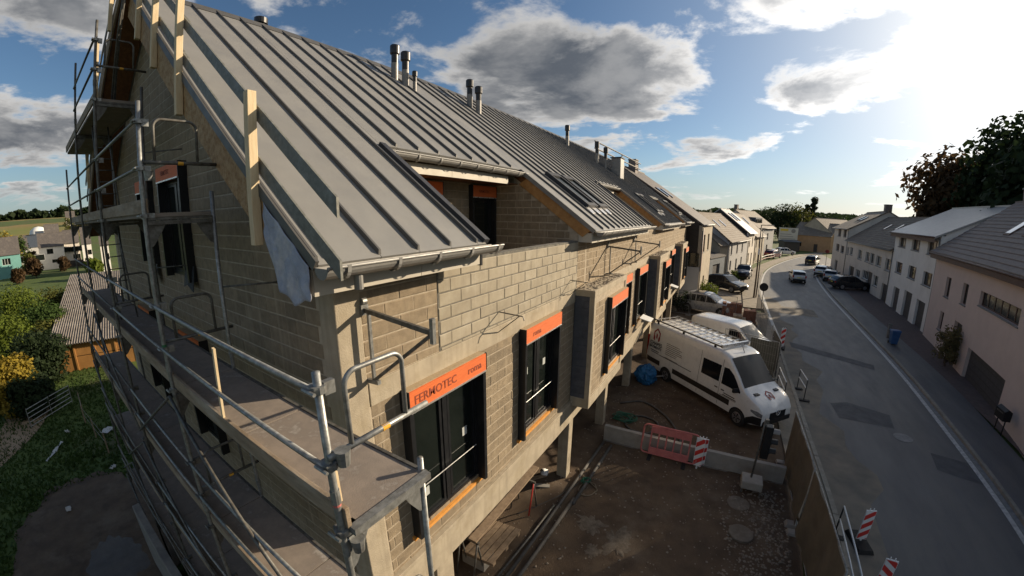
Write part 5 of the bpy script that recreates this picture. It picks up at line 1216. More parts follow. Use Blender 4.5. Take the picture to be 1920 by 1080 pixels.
# ================================================================ houses
m_slate = mat('slate_roof', (.12, .105, .095), (.085, .075, .07), 3, .7, .4, 20, dirt=(.17, .15, .125), dscale=.8)
m_tile = mat('weathered_tile_roof', (.20, .165, .125), (.15, .12, .095), 3, .8, .5, 14, det=8, dirt=(.27, .23, .17), dscale=1)
m_tiler = mat('grey_brown_tile', (.22, .18, .155), (.17, .14, .125), 3, .75, .4, 16)
m_zroof = mat('pale_metal_roof', (.40, .385, .36), (.36, .345, .325), 2, .45, metal=.3)
m_bluer = mat('dark_blue_slate', (.07, .085, .105), (.05, .06, .078), 3, .6, .3, 20)
m_cream = mat('cream_render', (.68, .62, .54), (.62, .565, .49), 1.2, .9, .2, 60, dirt=(.52, .47, .4), dscale=.5)
m_pink = mat('rosy_beige_render', (.62, .50, .44), (.58, .465, .41), 1.2, .9, .2, 60)
m_whr = mat('white_render', (.78, .75, .70), (.72, .69, .64), 1.2, .9, .2, 60, dirt=(.64, .6, .54), dscale=.4)
m_greyr = mat('grey_render', (.42, .41, .40), (.38, .37, .36), 1.2, .9, .15, 60)
m_ochre = mat('ochre_render', (.42, .26, .14), (.36, .22, .12), 1.2, .9, .2, 40)
m_tan = mat('tan_render', (.40, .345, .26), (.34, .29, .22), 1.2, .9, .2, 40, dirt=(.27, .23, .17), dscale=.6)
m_teal = mat('teal_render', (.16, .36, .33), None, 1.2, .9)
m_bgr = mat('blue_grey_render', (.17, .19, .21), (.14, .16, .18), 1, .9)
m_clad = mat('dark_brown_cladding', (.045, .037, .03), (.035, .029, .024), 3, .7, .3, 30)
m_wfr = mat('brown_window_frame', (.10, .055, .04), (.08, .045, .035), 5, .6)
m_wfw = mat('white_window_frame', (.6, .6, .58), None, 5, .5)
m_door = mat('dark_door', (.06, .05, .045), (.045, .04, .036), 5, .6)
m_gate = mat('garage_door_grey', (.075, .07, .07), (.06, .056, .056), 3, .6)
def house(name, label, A, B_, depth, eave, ridge, wm, rm, wins=(), doors=(), garages=(), sky=(), chim=(), zb=0., group=None, overh=.35, frame=None, side=None, pix=True, tiles=False, ridge_at=.5, gut=True, detail=True, base=1.2, fascia=None, cat='house', ends=(0., 0.)):
    """facade from A to B_ (ground points), facing the road; wins etc. are photo-pixel pairs (top corner, bottom corner) or (u0,u1,z0,z1)"""
    A, B_ = Vector((A[0], A[1], zb)), Vector((B_[0], B_[1], zb)); ln = (B_-A).length; u = (B_-A)/ln; inn = Vector((-u.y, u.x, 0))
    if inn.dot(CAM-A) > 0: inn = -inn
    Z_ = Vector((0, 0, 1)); t = thing(name, label, cat, A, group=group)
    def P_(a, v, z): return A+u*a+inn*v+Z_*z
    def rect(r):
        if len(r) == 4 and not isinstance(r[0], tuple): return r
        o = []
        for px, py in r:
            d = ray(px, py); k = inn.dot(A-CAM)/inn.dot(d); p = CAM+d*k; o.append(((p-A).dot(u), p.z-zb))
        return (min(o[0][0], o[1][0]), max(o[0][0], o[1][0]), min(o[0][1], o[1][1]), max(o[0][1], o[1][1]))
    W_ = [rect(r) for r in wins]; D_ = [rect(r) for r in doors]; G_ = [rect(r) for r in garages]
    fix = lambda r: (max(.1, r[0]), min(ln-.1, max(r[1], r[0]+.45)), max(.0, r[2]), min(eave-.15, max(r[3], r[2]+.5)))
    W_ = [fix(r) for r in W_]; D_ = [fix((r[0], r[1], 0, r[3])) for r in D_]; G_ = [fix((r[0], r[1], 0, r[3])) for r in G_]
    def bx(g, a, b, v0, v1, z0, z1): return g.hull8([P_(a, v0, z0), P_(b, v0, z0), P_(b, v1, z0), P_(a, v1, z0)], [P_(a, v0, z1), P_(b, v0, z1), P_(b, v1, z1), P_(a, v1, z1)])
    g = MB(); cells((0, ln), (-base, eave), W_+D_+G_, lambda a, b, z0, z1: bx(g, a, b, 0, .3, z0, z1)); g.build('front_wall', wm, t)
    rv = depth*ridge_at
    for a, sd in ((0, 0), (ln-.3, 1)):
        g = MB(); g.prism([P_(a, .301, -base), P_(a, depth, -base), P_(a, depth, eave), P_(a, rv, ridge-.02), P_(a, .301, eave+(ridge-eave)*.3/rv)], u*.3); g.build('side_wall', side or wm, t)
    g = MB(); bx(g, .3, ln-.3, depth-.3, depth, -base, eave); g.build('back_wall', wm, t)
    g = MB(); bx(g, .3, ln-.3, .3, .42, -base, eave); g.build('dark_backing', m_door, t)  # dark sheet behind the openings, standing in for unlit rooms
    fr = frame or m_wfr
    for r, kind in [(r, 'window') for r in W_]+[(r, 'door') for r in D_]+[(r, 'garage_door') for r in G_]:
        a, b, z0, z1 = r
        if kind == 'window':
            w_ = bpy.data.objects.new('window', None); COL.objects.link(w_); w_.parent = t; f = .07
            g = MB(); bx(g, a, b, .16, .22, z0, z0+f); bx(g, a, b, .16, .22, z1-f, z1); bx(g, a, a+f, .161, .219, z0+f, z1-f); bx(g, b-f, b, .161, .219, z0+f, z1-f)
            if b-a > 1.0:
                for k in range(1, max(2, int((b-a)/.9)+1)): c_ = a+(b-a)*k/max(2, int((b-a)/.9)+1); bx(g, c_-.04, c_+.04, .162, .218, z0+f, z1-f)
            g.build('frame', fr, w_); g = MB(); bx(g, a+f, b-f, .185, .197, z0+f, z1-f); g.build('pane', m_glass, w_)
            if detail: g = MB(); bx(g, a-.06, b+.06, -.05, .16, z0-.07, z0-.004); g.build('sill', m_gutl, w_)
        else:
            g = MB(); bx(g, a, b, .2, .26, z0+.02, z1); o = g.build(kind, m_door if kind == 'door' else m_gate, t)
            if kind == 'door': g = MB(); bx(g, b-.16, b-.12, .16, .2, z0+1., z0+1.12); g.build('handle', m_alu, o)
            else:
                for k in range(1, 5): zz_ = z0+(z1-z0)*k/5; g = MB(); bx(g, a+.02, b-.02, .188, .2, zz_-.012, zz_+.012); g.build('panel_rib', m_door, o)
    rf = bpy.data.objects.new('roof', None); COL.objects.link(rf); rf.parent = t; sl = (ridge-eave)/rv; sb = (ridge-eave)/(depth-rv); e0, e1 = ends; x0, x1 = -.12-e0, ln+.12+e1
    g = MB(); g.hull8([P_(x0, -overh, eave-sl*overh), P_(x1, -overh, eave-sl*overh), P_(x1, rv, ridge), P_(x0, rv, ridge)], [P_(x0, -overh, eave-sl*overh+.16), P_(x1, -overh, eave-sl*overh+.16), P_(x1, rv, ridge+.16), P_(x0, rv, ridge+.16)]); g.build('front_slope', rm, rf)
    g = MB(); g.hull8([P_(x0, rv+.001, ridge), P_(x1, rv+.001, ridge), P_(x1, depth+overh, eave-sb*overh), P_(x0, depth+overh, eave-sb*overh)], [P_(x0, rv+.001, ridge+.16), P_(x1, rv+.001, ridge+.16), P_(x1, depth+overh, eave-sb*overh+.16), P_(x0, depth+overh, eave-sb*overh+.16)]); g.build('rear_slope', rm, rf)
    if tiles:
        g = MB(); n = int(rv/.3)
        for k in range(n):
            v0, v1 = -overh+(rv+overh)*k/n, -overh+(rv+overh)*(k+1)/n; zt = lambda v: eave+sl*v+.165
            g.hull8([P_(x0, v0-.02, zt(v0)-.01), P_(x1, v0-.02, zt(v0)-.01), P_(x1, v1, zt(v1)-.005), P_(x0, v1, zt(v1)-.005)], [P_(x0, v0-.02, zt(v0)+.05), P_(x1, v0-.02, zt(v0)+.05), P_(x1, v1, zt(v1)+.012), P_(x0, v1, zt(v1)+.012)])
        g.build('tile_courses', rm, rf)['kind'] = 'stuff'
    g = MB(); bx(g, x0, x1, rv-.12, rv+.12, ridge+.1, ridge+.22); g.build('ridge_tiles', rm, rf)
    if gut: MB().tube([P_(x0, -overh-.05, eave-sl*overh+.08), P_(x1, -overh-.05, eave-sl*overh+.08)], .07, 8).build('gutter', m_gut if not fascia else fascia, t, smooth=True); MB().tube([P_(.12, -.06, eave-.2), P_(.12, -.06, .1)], .045, 8).build('downpipe', m_gut, t, smooth=True)
    if fascia: g = MB(); bx(g, x0, x1, -overh+.02, -overh+.06, eave-sl*overh-.28, eave-sl*overh+.0); g.build('fascia', fascia, t)
    for a, v, w_, h_ in sky:
        g = MB(); f = lambda aa, vv, d_: P_(aa, vv, eave+sl*vv+.16+d_)
        o = MB().hull8([f(a, v, 0), f(a+w_, v, 0), f(a+w_, v+h_, 0), f(a, v+h_, 0)], [f(a, v, .12), f(a+w_, v, .12), f(a+w_, v+h_, .12), f(a, v+h_, .12)]).build('roof_light', m_wfr, t)
        MB().hull8([f(a+.09, v+.09, .1), f(a+w_-.09, v+.09, .1), f(a+w_-.09, v+h_-.09, .1), f(a+.09, v+h_-.09, .1)], [f(a+.09, v+.09, .135), f(a+w_-.09, v+.09, .135), f(a+w_-.09, v+h_-.09, .135), f(a+.09, v+h_-.09, .135)]).build('pane', m_glassr, o)
    for a, v, w_, h_ in chim:
        g = MB(); bx(g, a, a+w_, v, v+w_*.8, ridge-1.2, ridge+h_); o = g.build('chimney', m_tiler, t); g = MB(); bx(g, a-.06, a+w_+.06, v-.06, v+w_*.8+.06, ridge+h_, ridge+h_+.1); g.build('chimney_cap', m_gutl, o)
    return t, P_
m_glassr = mat('roof_light_glass', (.35, .38, .42), (.3, .33, .37), 1, .04, spec=1., metal=.6)
def zz4(x0, y0, s, lst): return [tuple((x0+a/s, y0+b/s) for a, b in q) for q in lst]
house('rendered_house', 'rosy beige two storey house with tiled roof and wide strip window', (14.6, 6), (18.75, 32.5), 10, 6.45, 10.1, m_pink, m_tiler,
      wins=zz4(1640, 380, 4.154, [((565, 575), (572, 745)), ((695, 622), (705, 805)), ((830, 685), (1115, 970)), ((515, 840), (512, 1000))]), doors=[((1791, 600), (1794, 655))], garages=[((1816, 651), (1865, 780))],
      sky=[(19.2, 1.7, .9, 1.5), (16.6, 1.7, .9, 1.5), (11.5, 1.9, .9, 1.5)], chim=[(24.6, 4.6, .35, .9)], tiles=True, fascia=m_wfr, overh=.45)
house('rendered_house', 'white three storey house with brown windows and white garage niches', (18.98, 32.75), (20.04, 45.1), 10, 7.45, 9.9, m_whr, m_zroof,
      wins=zz4(1640, 380, 4.154, [((198, 248), (238, 352)), ((298, 268), (345, 380)), ((420, 288), (475, 415)), ((170, 455), (205, 558)), ((268, 485), (310, 605)), ((382, 530), (432, 665))]),
      garages=zz4(1640, 380, 4.154, [((150, 648), (170, 812)), ((235, 678), (260, 888)), ((330, 748), (362, 950))]), fascia=m_wfr, overh=.5)
house('row_house', 'long low cream row house with weathered grey roof and garage', (20.1, 45.3), (20.62, 65.2), 10, 5.6, 9.0, m_cream, m_tile,
      wins=zz4(1440, 360, 4, [((680, 430), (700, 510)), ((735, 445), (755, 530)), ((770, 455), (790, 545)), ((815, 475), (845, 565)), ((885, 495), (915, 600)), ((660, 575), (685, 650)), ((710, 580), (735, 660)), ((795, 620), (815, 715)), ((590, 410), (602, 470)), ((620, 412), (632, 475))]),
      doors=zz4(1440, 360, 4, [((745, 590), (765, 725)), ((612, 550), (636, 640))]), garages=zz4(1440, 360, 4, [((855, 680), (895, 800))]), sky=[(4, 2.2, .7, 1.1), (8, 2.4, .7, 1.1), (12, 2.3, .7, 1.1)], frame=m_wfw, tiles=True)
house('row_house', 'tall narrow cream house with chimney beyond the low cream row', (20.66, 65.4), (21.95, 80), 10, 7.15, 9.9, m_cream, m_tile,
      wins=zz4(1440, 360, 4, [((530, 275), (545, 335)), ((570, 280), (585, 340)), ((515, 385), (530, 445)), ((550, 400), (565, 460))]), doors=zz4(1440, 360, 4, [((505, 505), (515, 570))]), chim=[(.5, 4.6, 1.1, 1.0)], sky=[(4, 2., .8, 1.2), (7, 2.2, .8, 1.2)], frame=m_wfr, ends=(.0, .1))
# ---- left side of the street
dh, PD = house('end_house', 'house with dark brown clad gable and pale front adjoining the building site', (1.32, 34.25), (1.85, 41.8), 15.6, 7.05, 12.3, m_tan, m_slate, wins=[(1.2, 2.3, 4.6, 6.2), (4.2, 5.4, 4.6, 6.2)], doors=[(2.8, 3.8, 0, 2.2)], side=m_clad, sky=[(1, 3.4, .9, 1.3), (3, 3.4, .9, 1.3)], frame=m_frame, overh=.1, ends=(-.1, .1), chim=[(2, 7, .9, .9)])
MB().box(-4.0, 1.30, 34.16, 34.24, .0, 3.35).build('white_base_panel', m_greyr, dh); MB().box(-.4, 1.2, 34.17, 34.235, 3.42, 4.6).build('corner_window', m_glass, dh)
MB().box(1.34, 1.42, 34.4, 35.0, 3.0, 6.6).build('red_panel', mat('red_brown_panel', (.2, .05, .03), None, 4, .6), dh)
rg = bpy.data.objects.new('ridge_railing', None); COL.objects.link(rg); rg.parent = dh
for z in (.5, 1.05): MB().tube([(-5.6, 24.5, 12.0+z*.9), (-5.3, 38, 11.9+z)], .05, 6).build('rail', m_galvd, rg)
for y in (25, 31.5, 37.8): MB().tube([(-5.5, y, 11.4), (-5.5, y, 12.95)], .05, 6).build('post', m_galvd, rg)
house('garage', 'low blue grey flat garage beside the black crossover', (1.7, 46.2), (3.3, 51.6), 5, 3.0, 3.25, m_bgr, m_slate, garages=[(1.2, 3.8, 0, 2.2)], overh=.1, gut=False, cat='garage')
house('cottage', 'small tan cottage with steep gable between garage and grey row', (2.6, 51.8), (3.55, 53.3), 6, 4.2, 6.2, m_tan, m_tile, wins=[(.4, 1.2, 1.0, 2.2)], overh=.15, gut=False)
house('row_house', 'pale grey row house with plain tile roof and two roof lights', (3.7, 53.5), (6.5, 66.2), 9, 4.75, 8.3, m_greyr, m_tile, wins=[(1.2, 2.1, 2.9, 4.1), (4.8, 5.7, 2.9, 4.1), (8.4, 9.3, 2.9, 4.1), (1.2, 2.1, .8, 2.1), (8.4, 9.3, .8, 2.1)], doors=[(4.8, 5.8, 0, 2.1)], sky=[(2.5, 2.0, .7, 1.2), (6.0, 2.0, .7, 1.2)], frame=m_wfr, tiles=True)
house('row_house', 'row house with pale metal roof strip and dark party wall', (6.55, 66.4), (7.9, 72.6), 9.6, 5.6, 9.2, m_cream, m_zroof, wins=[(1., 1.9, 3.4, 4.8), (3.6, 4.5, 3.4, 4.8), (1., 1.9, .8, 2.3)], doors=[(3.6, 4.6, 0, 2.2)], sky=[(1.2, 2.2, .9, 1.6), (3.4, 2.2, .9, 1.6)], side=m_clad, frame=m_wfr)
house('row_house', 'brown fronted row house with tile roof beyond the metal roof', (7.95, 72.8), (10.2, 82.5), 9, 4.9, 8.6, m_tan, m_tile, wins=[(1.2, 2.0, 2.9, 4.3), (4, 4.8, 2.9, 4.3), (6.8, 7.6, 2.9, 4.3), (1.2, 2.0, .6, 2.)], doors=[(4, 4.9, 0, 2.1)], sky=[(2, 1.8, .8, 1.4), (5, 2.2, .8, 1.4)], frame=m_wfw)
t, PD = house('corner_house', 'large corner house with hipped tile roof and wide grey dormer', (9.2, 90.), (13.8, 103.), 10, 6.1, 9.6, m_greyr, m_tile, wins=[(1.5, 2.6, 3.4, 4.8), (4.5, 5.6, 3.4, 4.8), (8, 9.1, 3.4, 4.8), (1.5, 2.6, .8, 2.2), (8, 9.1, .8, 2.2)], doors=[(4.6, 5.6, 0, 2.1)], chim=[(1, 5, .9, 1.2)])
g = MB(); g.hull8([PD(2.5, 1.2, 6.6), PD(7.5, 1.2, 6.6), PD(7.5, 4.5, 6.6), PD(2.5, 4.5, 6.6)], [PD(2.5, 1.2, 8.2), PD(7.5, 1.2, 8.2), PD(7.5, 4.5, 8.4), PD(2.5, 4.5, 8.4)]); d_ = g.build('dormer', m_bluer, t)
for k in range(3): g = MB(); g.hull8([PD(2.9+1.5*k, 1.1, 6.9), PD(4.0+1.5*k, 1.1, 6.9), PD(4.0+1.5*k, 1.19, 6.9), PD(2.9+1.5*k, 1.19, 6.9)], [PD(2.9+1.5*k, 1.1, 7.9), PD(4.0+1.5*k, 1.1, 7.9), PD(4.0+1.5*k, 1.19, 7.9), PD(2.9+1.5*k, 1.19, 7.9)]); g.build('dormer_window', m_glass, d_)
house('barn_house', 'ochre gabled house with pale ridge tiles at the end of the street', (20.3, 121), (29.5, 116.5), 13, 4.3, 7.6, m_ochre, m_tile, wins=[(2, 2.8, 1.2, 2.4)], doors=[(6, 7, 0, 2.1)], overh=.2)
house('barn_house', 'tan gabled house joined behind the ochre house', (29.8, 118), (40, 128), 11, 5.2, 9.0, m_tan, m_tile, wins=[(2, 3, 1.2, 2.4)], overh=.2)
house('bus_shelter', 'dark flat carport with white board near the ochre house', (17.5, 112), (21.5, 113.5), 3, 2.5, 2.7, m_door, m_bluer, overh=.4, gut=False, cat='carport')
rlg = thing('street_railing', 'white handrail along the pavement by the dark red car', 'railing', (11.2, 78.5, .1))
rp_ = [(9.6, 76.5), (10.6, 80.5), (12.0, 84.5), (13.6, 88.5)]
for z in (.5, 1.0): MB().tube([(x, y, .1+z) for x, y in rp_], .035, 6).build('rail', m_white if z == 1. else m_redt, rlg)
for x, y in rp_: MB().tube([(x, y, .1), (x, y, 1.1)], .04, 6).build('post', m_white, rlg)
# ---- valley on the gable side
def vh(name, label, px0, px1, D, eave, ridge, wm, rm, wins=(), doors=(), depth=9, zb=None, side=None, **k):
    def at(px):
        d = ray(px, 480); h = math.hypot(d.x, d.y); return (CAM.x+d.x/h*D, CAM.y+d.y/h*D)
    A, B_ = at(px0), at(px1); z = gz((A[0]+B_[0])/2, (A[1]+B_[1])/2)
    return house(name, label, A, B_, depth, eave, ridge, wm, rm, wins, doors, zb=z if zb is None else zb, side=side, detail=False, gut=False, group='houses in the valley', **k)
vh('village_house', 'white two storey terrace house with three dark upper windows', 74, 122, 150, 6.4, 9.9, m_whr, m_slate, wins=[(2, 3.6, 4.3, 5.7), (6.4, 8, 4.3, 5.7), (11, 12.6, 4.3, 5.7), (3, 5.2, 1.8, 2.7)], doors=[(6.2, 8.4, 0, 1.8), (11, 13, 0, 1.8)], frame=m_door, overh=.3)
vh('village_house', 'pale terrace house joined to the white terrace with wide upper window', 122.5, 152, 151, 6.8, 10.2, m_cream, m_slate, wins=[(5, 8, 4.3, 5.9), (2, 4, 2.2, 3.4)], doors=[(3, 6.4, 0, 2.4)], frame=m_door, overh=.3)
vh('village_house', 'house with steep white gable behind the scaffold tubes', 156, 174, 140, 6.5, 11., m_whr, m_slate, wins=[(1.2, 2.6, 3.5, 4.8)], overh=.2)
vh('village_house', 'teal and white house with small front gable at the meadow edge', -14, 38, 140, 5.8, 9.8, m_teal, m_slate, wins=[(2, 4, 3.2, 4.8), (7, 9, 3.2, 4.8), (12, 14, 3.2, 4.8)], doors=[(9.5, 11, 0, 2.1)], side=m_whr, frame=m_wfw, overh=.3)
vh('village_house', 'grey roofed house set back behind the teal house', 18, 55, 190, 5.0, 8.6, m_greyr, m_slate, overh=.3)
vh('village_house', 'low grey house with long roof behind the white terrace', 52, 84, 200, 5., 8.8, m_greyr, m_bluer, overh=.3)
vh('village_house', 'grey box house with pale framed window on the slope', 72, 88, 260, 7.5, 9.2, m_bgr, m_bluer, wins=[(3, 6, 3.5, 6)], frame=m_wfw, overh=.1)
vh('village_house', 'dark roofed cream house high on the slope', 89, 117, 265, 5.5, 12, m_cream, m_slate, wins=[(4, 6, 2.5, 4), (9, 11, 2.5, 4)], overh=.3)
vh('village_house', 'long dark roofed house low on the slope', 48, 72, 270, 4.2, 7.6, m_tan, m_slate, overh=.3)
vh('village_house', 'white house glimpsed between the scaffold and the gable', 190, 206, 120, 6.5, 10, m_whr, m_slate, wins=[(1, 2.4, 3, 4.5)], overh=.2)
vh('village_house', 'yellowish house far up the field edge', 132, 150, 420, 7, 12, m_cream, m_slate, overh=.3)
sd = thing('silo_dome', 'white domed store on the slope behind the houses', 'dome', (0, 0, 0)); d_ = ray(72, 432); h_ = math.hypot(d_.x, d_.y); px_, py_ = CAM.x+d_.x/h_*300, CAM.y+d_.y/h_*300; zb_ = gz(px_, py_)
sd.location = (px_, py_, zb_); MB().tube([(0, 0, 0), (0, 0, 5), (0, 0, 8), (0, 0, 9.6), (0, 0, 10)], [5.2, 5.1, 4.2, 2.2, .3], 20).build('shell', m_white, sd, world=False, smooth=True); MB().box(4.6, 5.3, -1, 1, 0, 2.4).build('door', m_door, sd, world=False)
# barn with corrugated roof rising away from its eave
bn = thing('barn', 'ochre walled barn with long corrugated grey roof beside the scaffold', 'barn', (-36.4, -2.4, -3.3))
m_corr = mat('corrugated_fibre_cement', (.23, .20, .17), (.155, .135, .115), 2, .85, .2, 30, dirt=(.32, .29, .25), dscale=.7)
m_orw = mat('orange_brown_boarding', (.40, .20, .06), (.31, .15, .042), 1.2, .85, .25, 40, dirt=(.24, .12, .04), dscale=.8)
c00, c10, c01, c11 = Vector((-36.8, -2.7, -1.0)), Vector((-34.2, 4.9, -1.0)), Vector((-66.6, 1.5, 1.5)), Vector((-63.2, 9.6, 1.5))
bu = (c10-c00).normalized(); bl = (c10-c00).length; bi = Vector((-bu.y, bu.x, 0)); bi = -bi if bi.dot(CAM-c00) > 0 else bi
g = MB(); n = 84; mseg = 14
for j in range(mseg+1):
    for i in range(n+1):
        s_, t_ = i/n, j/mseg; p_ = c00.lerp(c10, s_).lerp(c01.lerp(c11, s_), t_); g.v.append(p_+Vector((0, 0, .045*(1 if i % 2 else -1)-.05*(j % 2)*0)))
g.f = [(j*(n+1)+i, j*(n+1)+i+1, (j+1)*(n+1)+i+1, (j+1)*(n+1)+i) for j in range(mseg) for i in range(n)]
o = g.build('corrugated_roof', m_corr, bn); o.modifiers.new('t', 'SOLIDIFY').thickness = .03
def PB(a, v, z): return Vector((c00.x, c00.y, 0))+bu*a+bi*v+Vector((0, 0, z))
pw_ = (bl-.5)/5
for k in range(5):
    for j in range(2):
        a0, a1 = .35+k*pw_, .35+(k+1)*pw_-.07; z0, z1 = (-3.5, -2.15) if j == 0 else (-2.09, -1.13)
        MB().hull8([PB(a0, .35, z0), PB(a1, .35, z0), PB(a1, .45, z0), PB(a0, .45, z0)], [PB(a0, .35, z1), PB(a1, .35, z1), PB(a1, .45, z1), PB(a0, .45, z1)]).build('wall_panel', m_orw, bn)
for k in range(6): a0 = .30+k*pw_; MB().hull8([PB(a0-.06, .28, -3.5), PB(a0+.06, .28, -3.5), PB(a0+.06, .4, -3.5), PB(a0-.06, .4, -3.5)], [PB(a0-.06, .28, -1.12), PB(a0+.06, .28, -1.12), PB(a0+.06, .4, -1.12), PB(a0-.06, .4, -1.12)]).build('wall_post', m_orw, bn)
MB().hull8([PB(.4, .46, -3.8), PB(bl-.2, .46, -3.8), PB(bl-.2, 28, -3.8), PB(.4, 28, -3.8)], [PB(.4, .46, -1.12), PB(bl-.2, .46, -1.12), PB(bl-.2, 28, 1.05), PB(.4, 28, 1.05)]).build('inner_wall', m_door, bn)
MB().hull8([PB(-1.5, 8, -3.8), PB(.1, 8, -3.8), PB(.1, 11.5, -3.8), PB(-1.5, 11.5, -3.8)], [PB(-1.5, 8, -1.3), PB(.1, 8, -1.0), PB(.1, 11.5, -1.0), PB(-1.5, 11.5, -1.3)]).build('lean_to', m_bgr, bn)
# ================================================================ vegetation
def leafmat(name, c, c2, tr=.35):
    m_ = mat(name, c, c2, 2.2, .75, spec=.2, det=4, lo=.3, hi=.7)
    nt_ = m_.node_tree; b = nt_.nodes['Principled BSDF']; o = nt_.nodes['Material Output']
    tl = nt_.nodes.new('ShaderNodeBsdfTranslucent'); mx = nt_.nodes.new('ShaderNodeMixShader'); mx.inputs[0].default_value = tr
    src = b.inputs['Base Color'].links[0].from_socket; nt_.links.new(src, tl.inputs[0])
    nt_.links.new(b.outputs[0], mx.inputs[1]); nt_.links.new(tl.outputs[0], mx.inputs[2]); nt_.links.new(mx.outputs[0], o.inputs[0]); return m_
LF = [leafmat('leaf_green', (.055, .095, .02), (.035, .06, .014)), leafmat('leaf_olive', (.11, .115, .022), (.07, .075, .018)), leafmat('leaf_yellow', (.30, .22, .025), (.2, .15, .025)), leafmat('leaf_rust', (.085, .05, .022), (.06, .038, .018)), leafmat('leaf_dark', (.026, .042, .014), (.018, .03, .012)), leafmat('leaf_lime', (.13, .17, .02), (.09, .12, .02))]
m_bark = mat('bark', (.09, .07, .05), (.06, .045, .035), 6, .9, .6, 20)
def tree(name, label, x, y, h, w, leaf, seed, n=2600, ls=.35, trunk=.25, cat='tree', group=None, lobes=9, zb=None, shape=1., fill=.9):
    rnd = random.Random(seed); z0 = gz(x, y) if zb is None else zb; t = thing(name, label, cat, (x, y, z0), group=group)
    tw = max(.06, h*.022); th = h*trunk; g = MB()
    g.tube([(0, 0, -.3), (0, 0, th*.5), (rnd.uniform(-.1, .1)*w, rnd.uniform(-.1, .1)*w, th), (0, 0, h*.75)], [tw*1.3, tw, tw*.8, tw*.25], 8)
    g.build('trunk', m_bark, t, world=False, smooth=True)
    cs = []
    for k in range(lobes):
        a = 2.4*k+rnd.uniform(-.5, .5); f = rnd.uniform(.25, 1.)**.8; zc = th+(h-th)*(.12+.78*((k+.5)/lobes)); rad = w*.5*math.sqrt(max(.05, 1-((zc-th)/(h-th)*1.05-.42)**2*2.1))*shape
        cs.append((Vector((cos(a)*rad*.62*f, sin(a)*rad*.62*f, zc)), max(.3, w*rnd.uniform(.20, .31))*(.75+.35*shape)))
    br = MB()
    for c_, r_ in cs: br.tube([(0, 0, min(th*.9, c_.z*.8)), (c_.x*.5, c_.y*.5, c_.z*.85), (c_.x, c_.y, c_.z)], [tw*.45, tw*.28, tw*.1], 5)
    br.build('limbs', m_bark, t, world=False)
    g = MB()
    for i in range(n):
        c_, r_ = cs[i % lobes]; d_ = Vector((rnd.gauss(0, 1), rnd.gauss(0, 1), rnd.gauss(0, 1))).normalized()
        p = c_+Vector((d_.x, d_.y, d_.z*.85))*r_*(fill*rnd.random()**.42+.12*rnd.gauss(0, 1)*.6)
        s_ = ls*rnd.uniform(.5, 1.25); nrm = (d_+Vector((rnd.gauss(0, .6), rnd.gauss(0, .6), rnd.gauss(.3, .6)))).normalized()
        q = nrm.cross(Vector((rnd.gauss(0, 1), rnd.gauss(0, 1), rnd.gauss(0, 1)))).normalized(); w_ = nrm.cross(q)
        g.v += [tuple(p+q*s_), tuple(p+w_*s_*.55), tuple(p-q*s_*.9), tuple(p-w_*s_*.6)]; o = len(g.v)-4; g.f.append((o, o+1, o+2, o+3))
    me = bpy.data.meshes.new('crown'); me.from_pydata(g.v, [], g.f); me.materials.append(leaf); ob = bpy.data.objects.new('crown', me); COL.objects.link(ob); ob.parent = t
    return t
def at(px, py, D):
    d = ray(px, py); h = math.hypot(d.x, d.y); return CAM.x+d.x/h*D, CAM.y+d.y/h*D
# the high trees behind the houses across the street (they keep the yard in shade)
for i, (x, y, h, w, lb) in enumerate(((33.0, 60.5, 16, 15, 'broad dark tree behind the white three storey house'), (36, 51, 18.5, 16, 'tallest dark tree rising behind the rosy beige house'), (38.5, 43, 19, 16, 'dense dark tree beyond the tall one behind the rosy house'), (30.5, 37, 14, 13, 'dark tree close behind the rosy beige house roof'), (36, 30, 17, 15, 'dark tree on the bank past the rosy beige house'), (34, 20, 17, 15, 'dark tree on the bank above the garage drive'))):
    tree('broadleaf_tree', lb, x, y, h, w, LF[4] if i % 2 else LF[3], 40+i, 15000, .50, .16, group='high trees behind the houses', lobes=26)
# end of the street
for i, (px, D, h, w, lf, lb, sh) in enumerate(((1462, 170, 13, 16, 4, 'round dark tree behind the corner house', 1.), (1487, 175, 13.5, 17, 1, 'olive tree beside the round dark tree', 1.), (1440, 190, 12, 16, 4, 'dark tree half hidden by the corner house roof', 1.), (1509, 185, 16, 5, 4, 'slim poplar standing beside a taller poplar', .55), (1521, 185, 19, 5.5, 4, 'tall slim poplar above the ochre house', .55), (1545, 200, 10, 14, 4, 'low dark tree between the poplars and the tan gabled house', 1.), (1585, 230, 9, 16, 0, 'wide low tree beyond the tan gabled house', 1.), (1600, 260, 11, 14, 4, 'distant tree behind the tall narrow cream house', 1.))):
    x, y = at(px, 430, D); tree('poplar_tree' if sh < 1 else 'broadleaf_tree', lb, x, y, h, w, LF[lf], 80+i, 2600, .45, .12, lobes=12, shape=sh, group='trees at the end of the street')
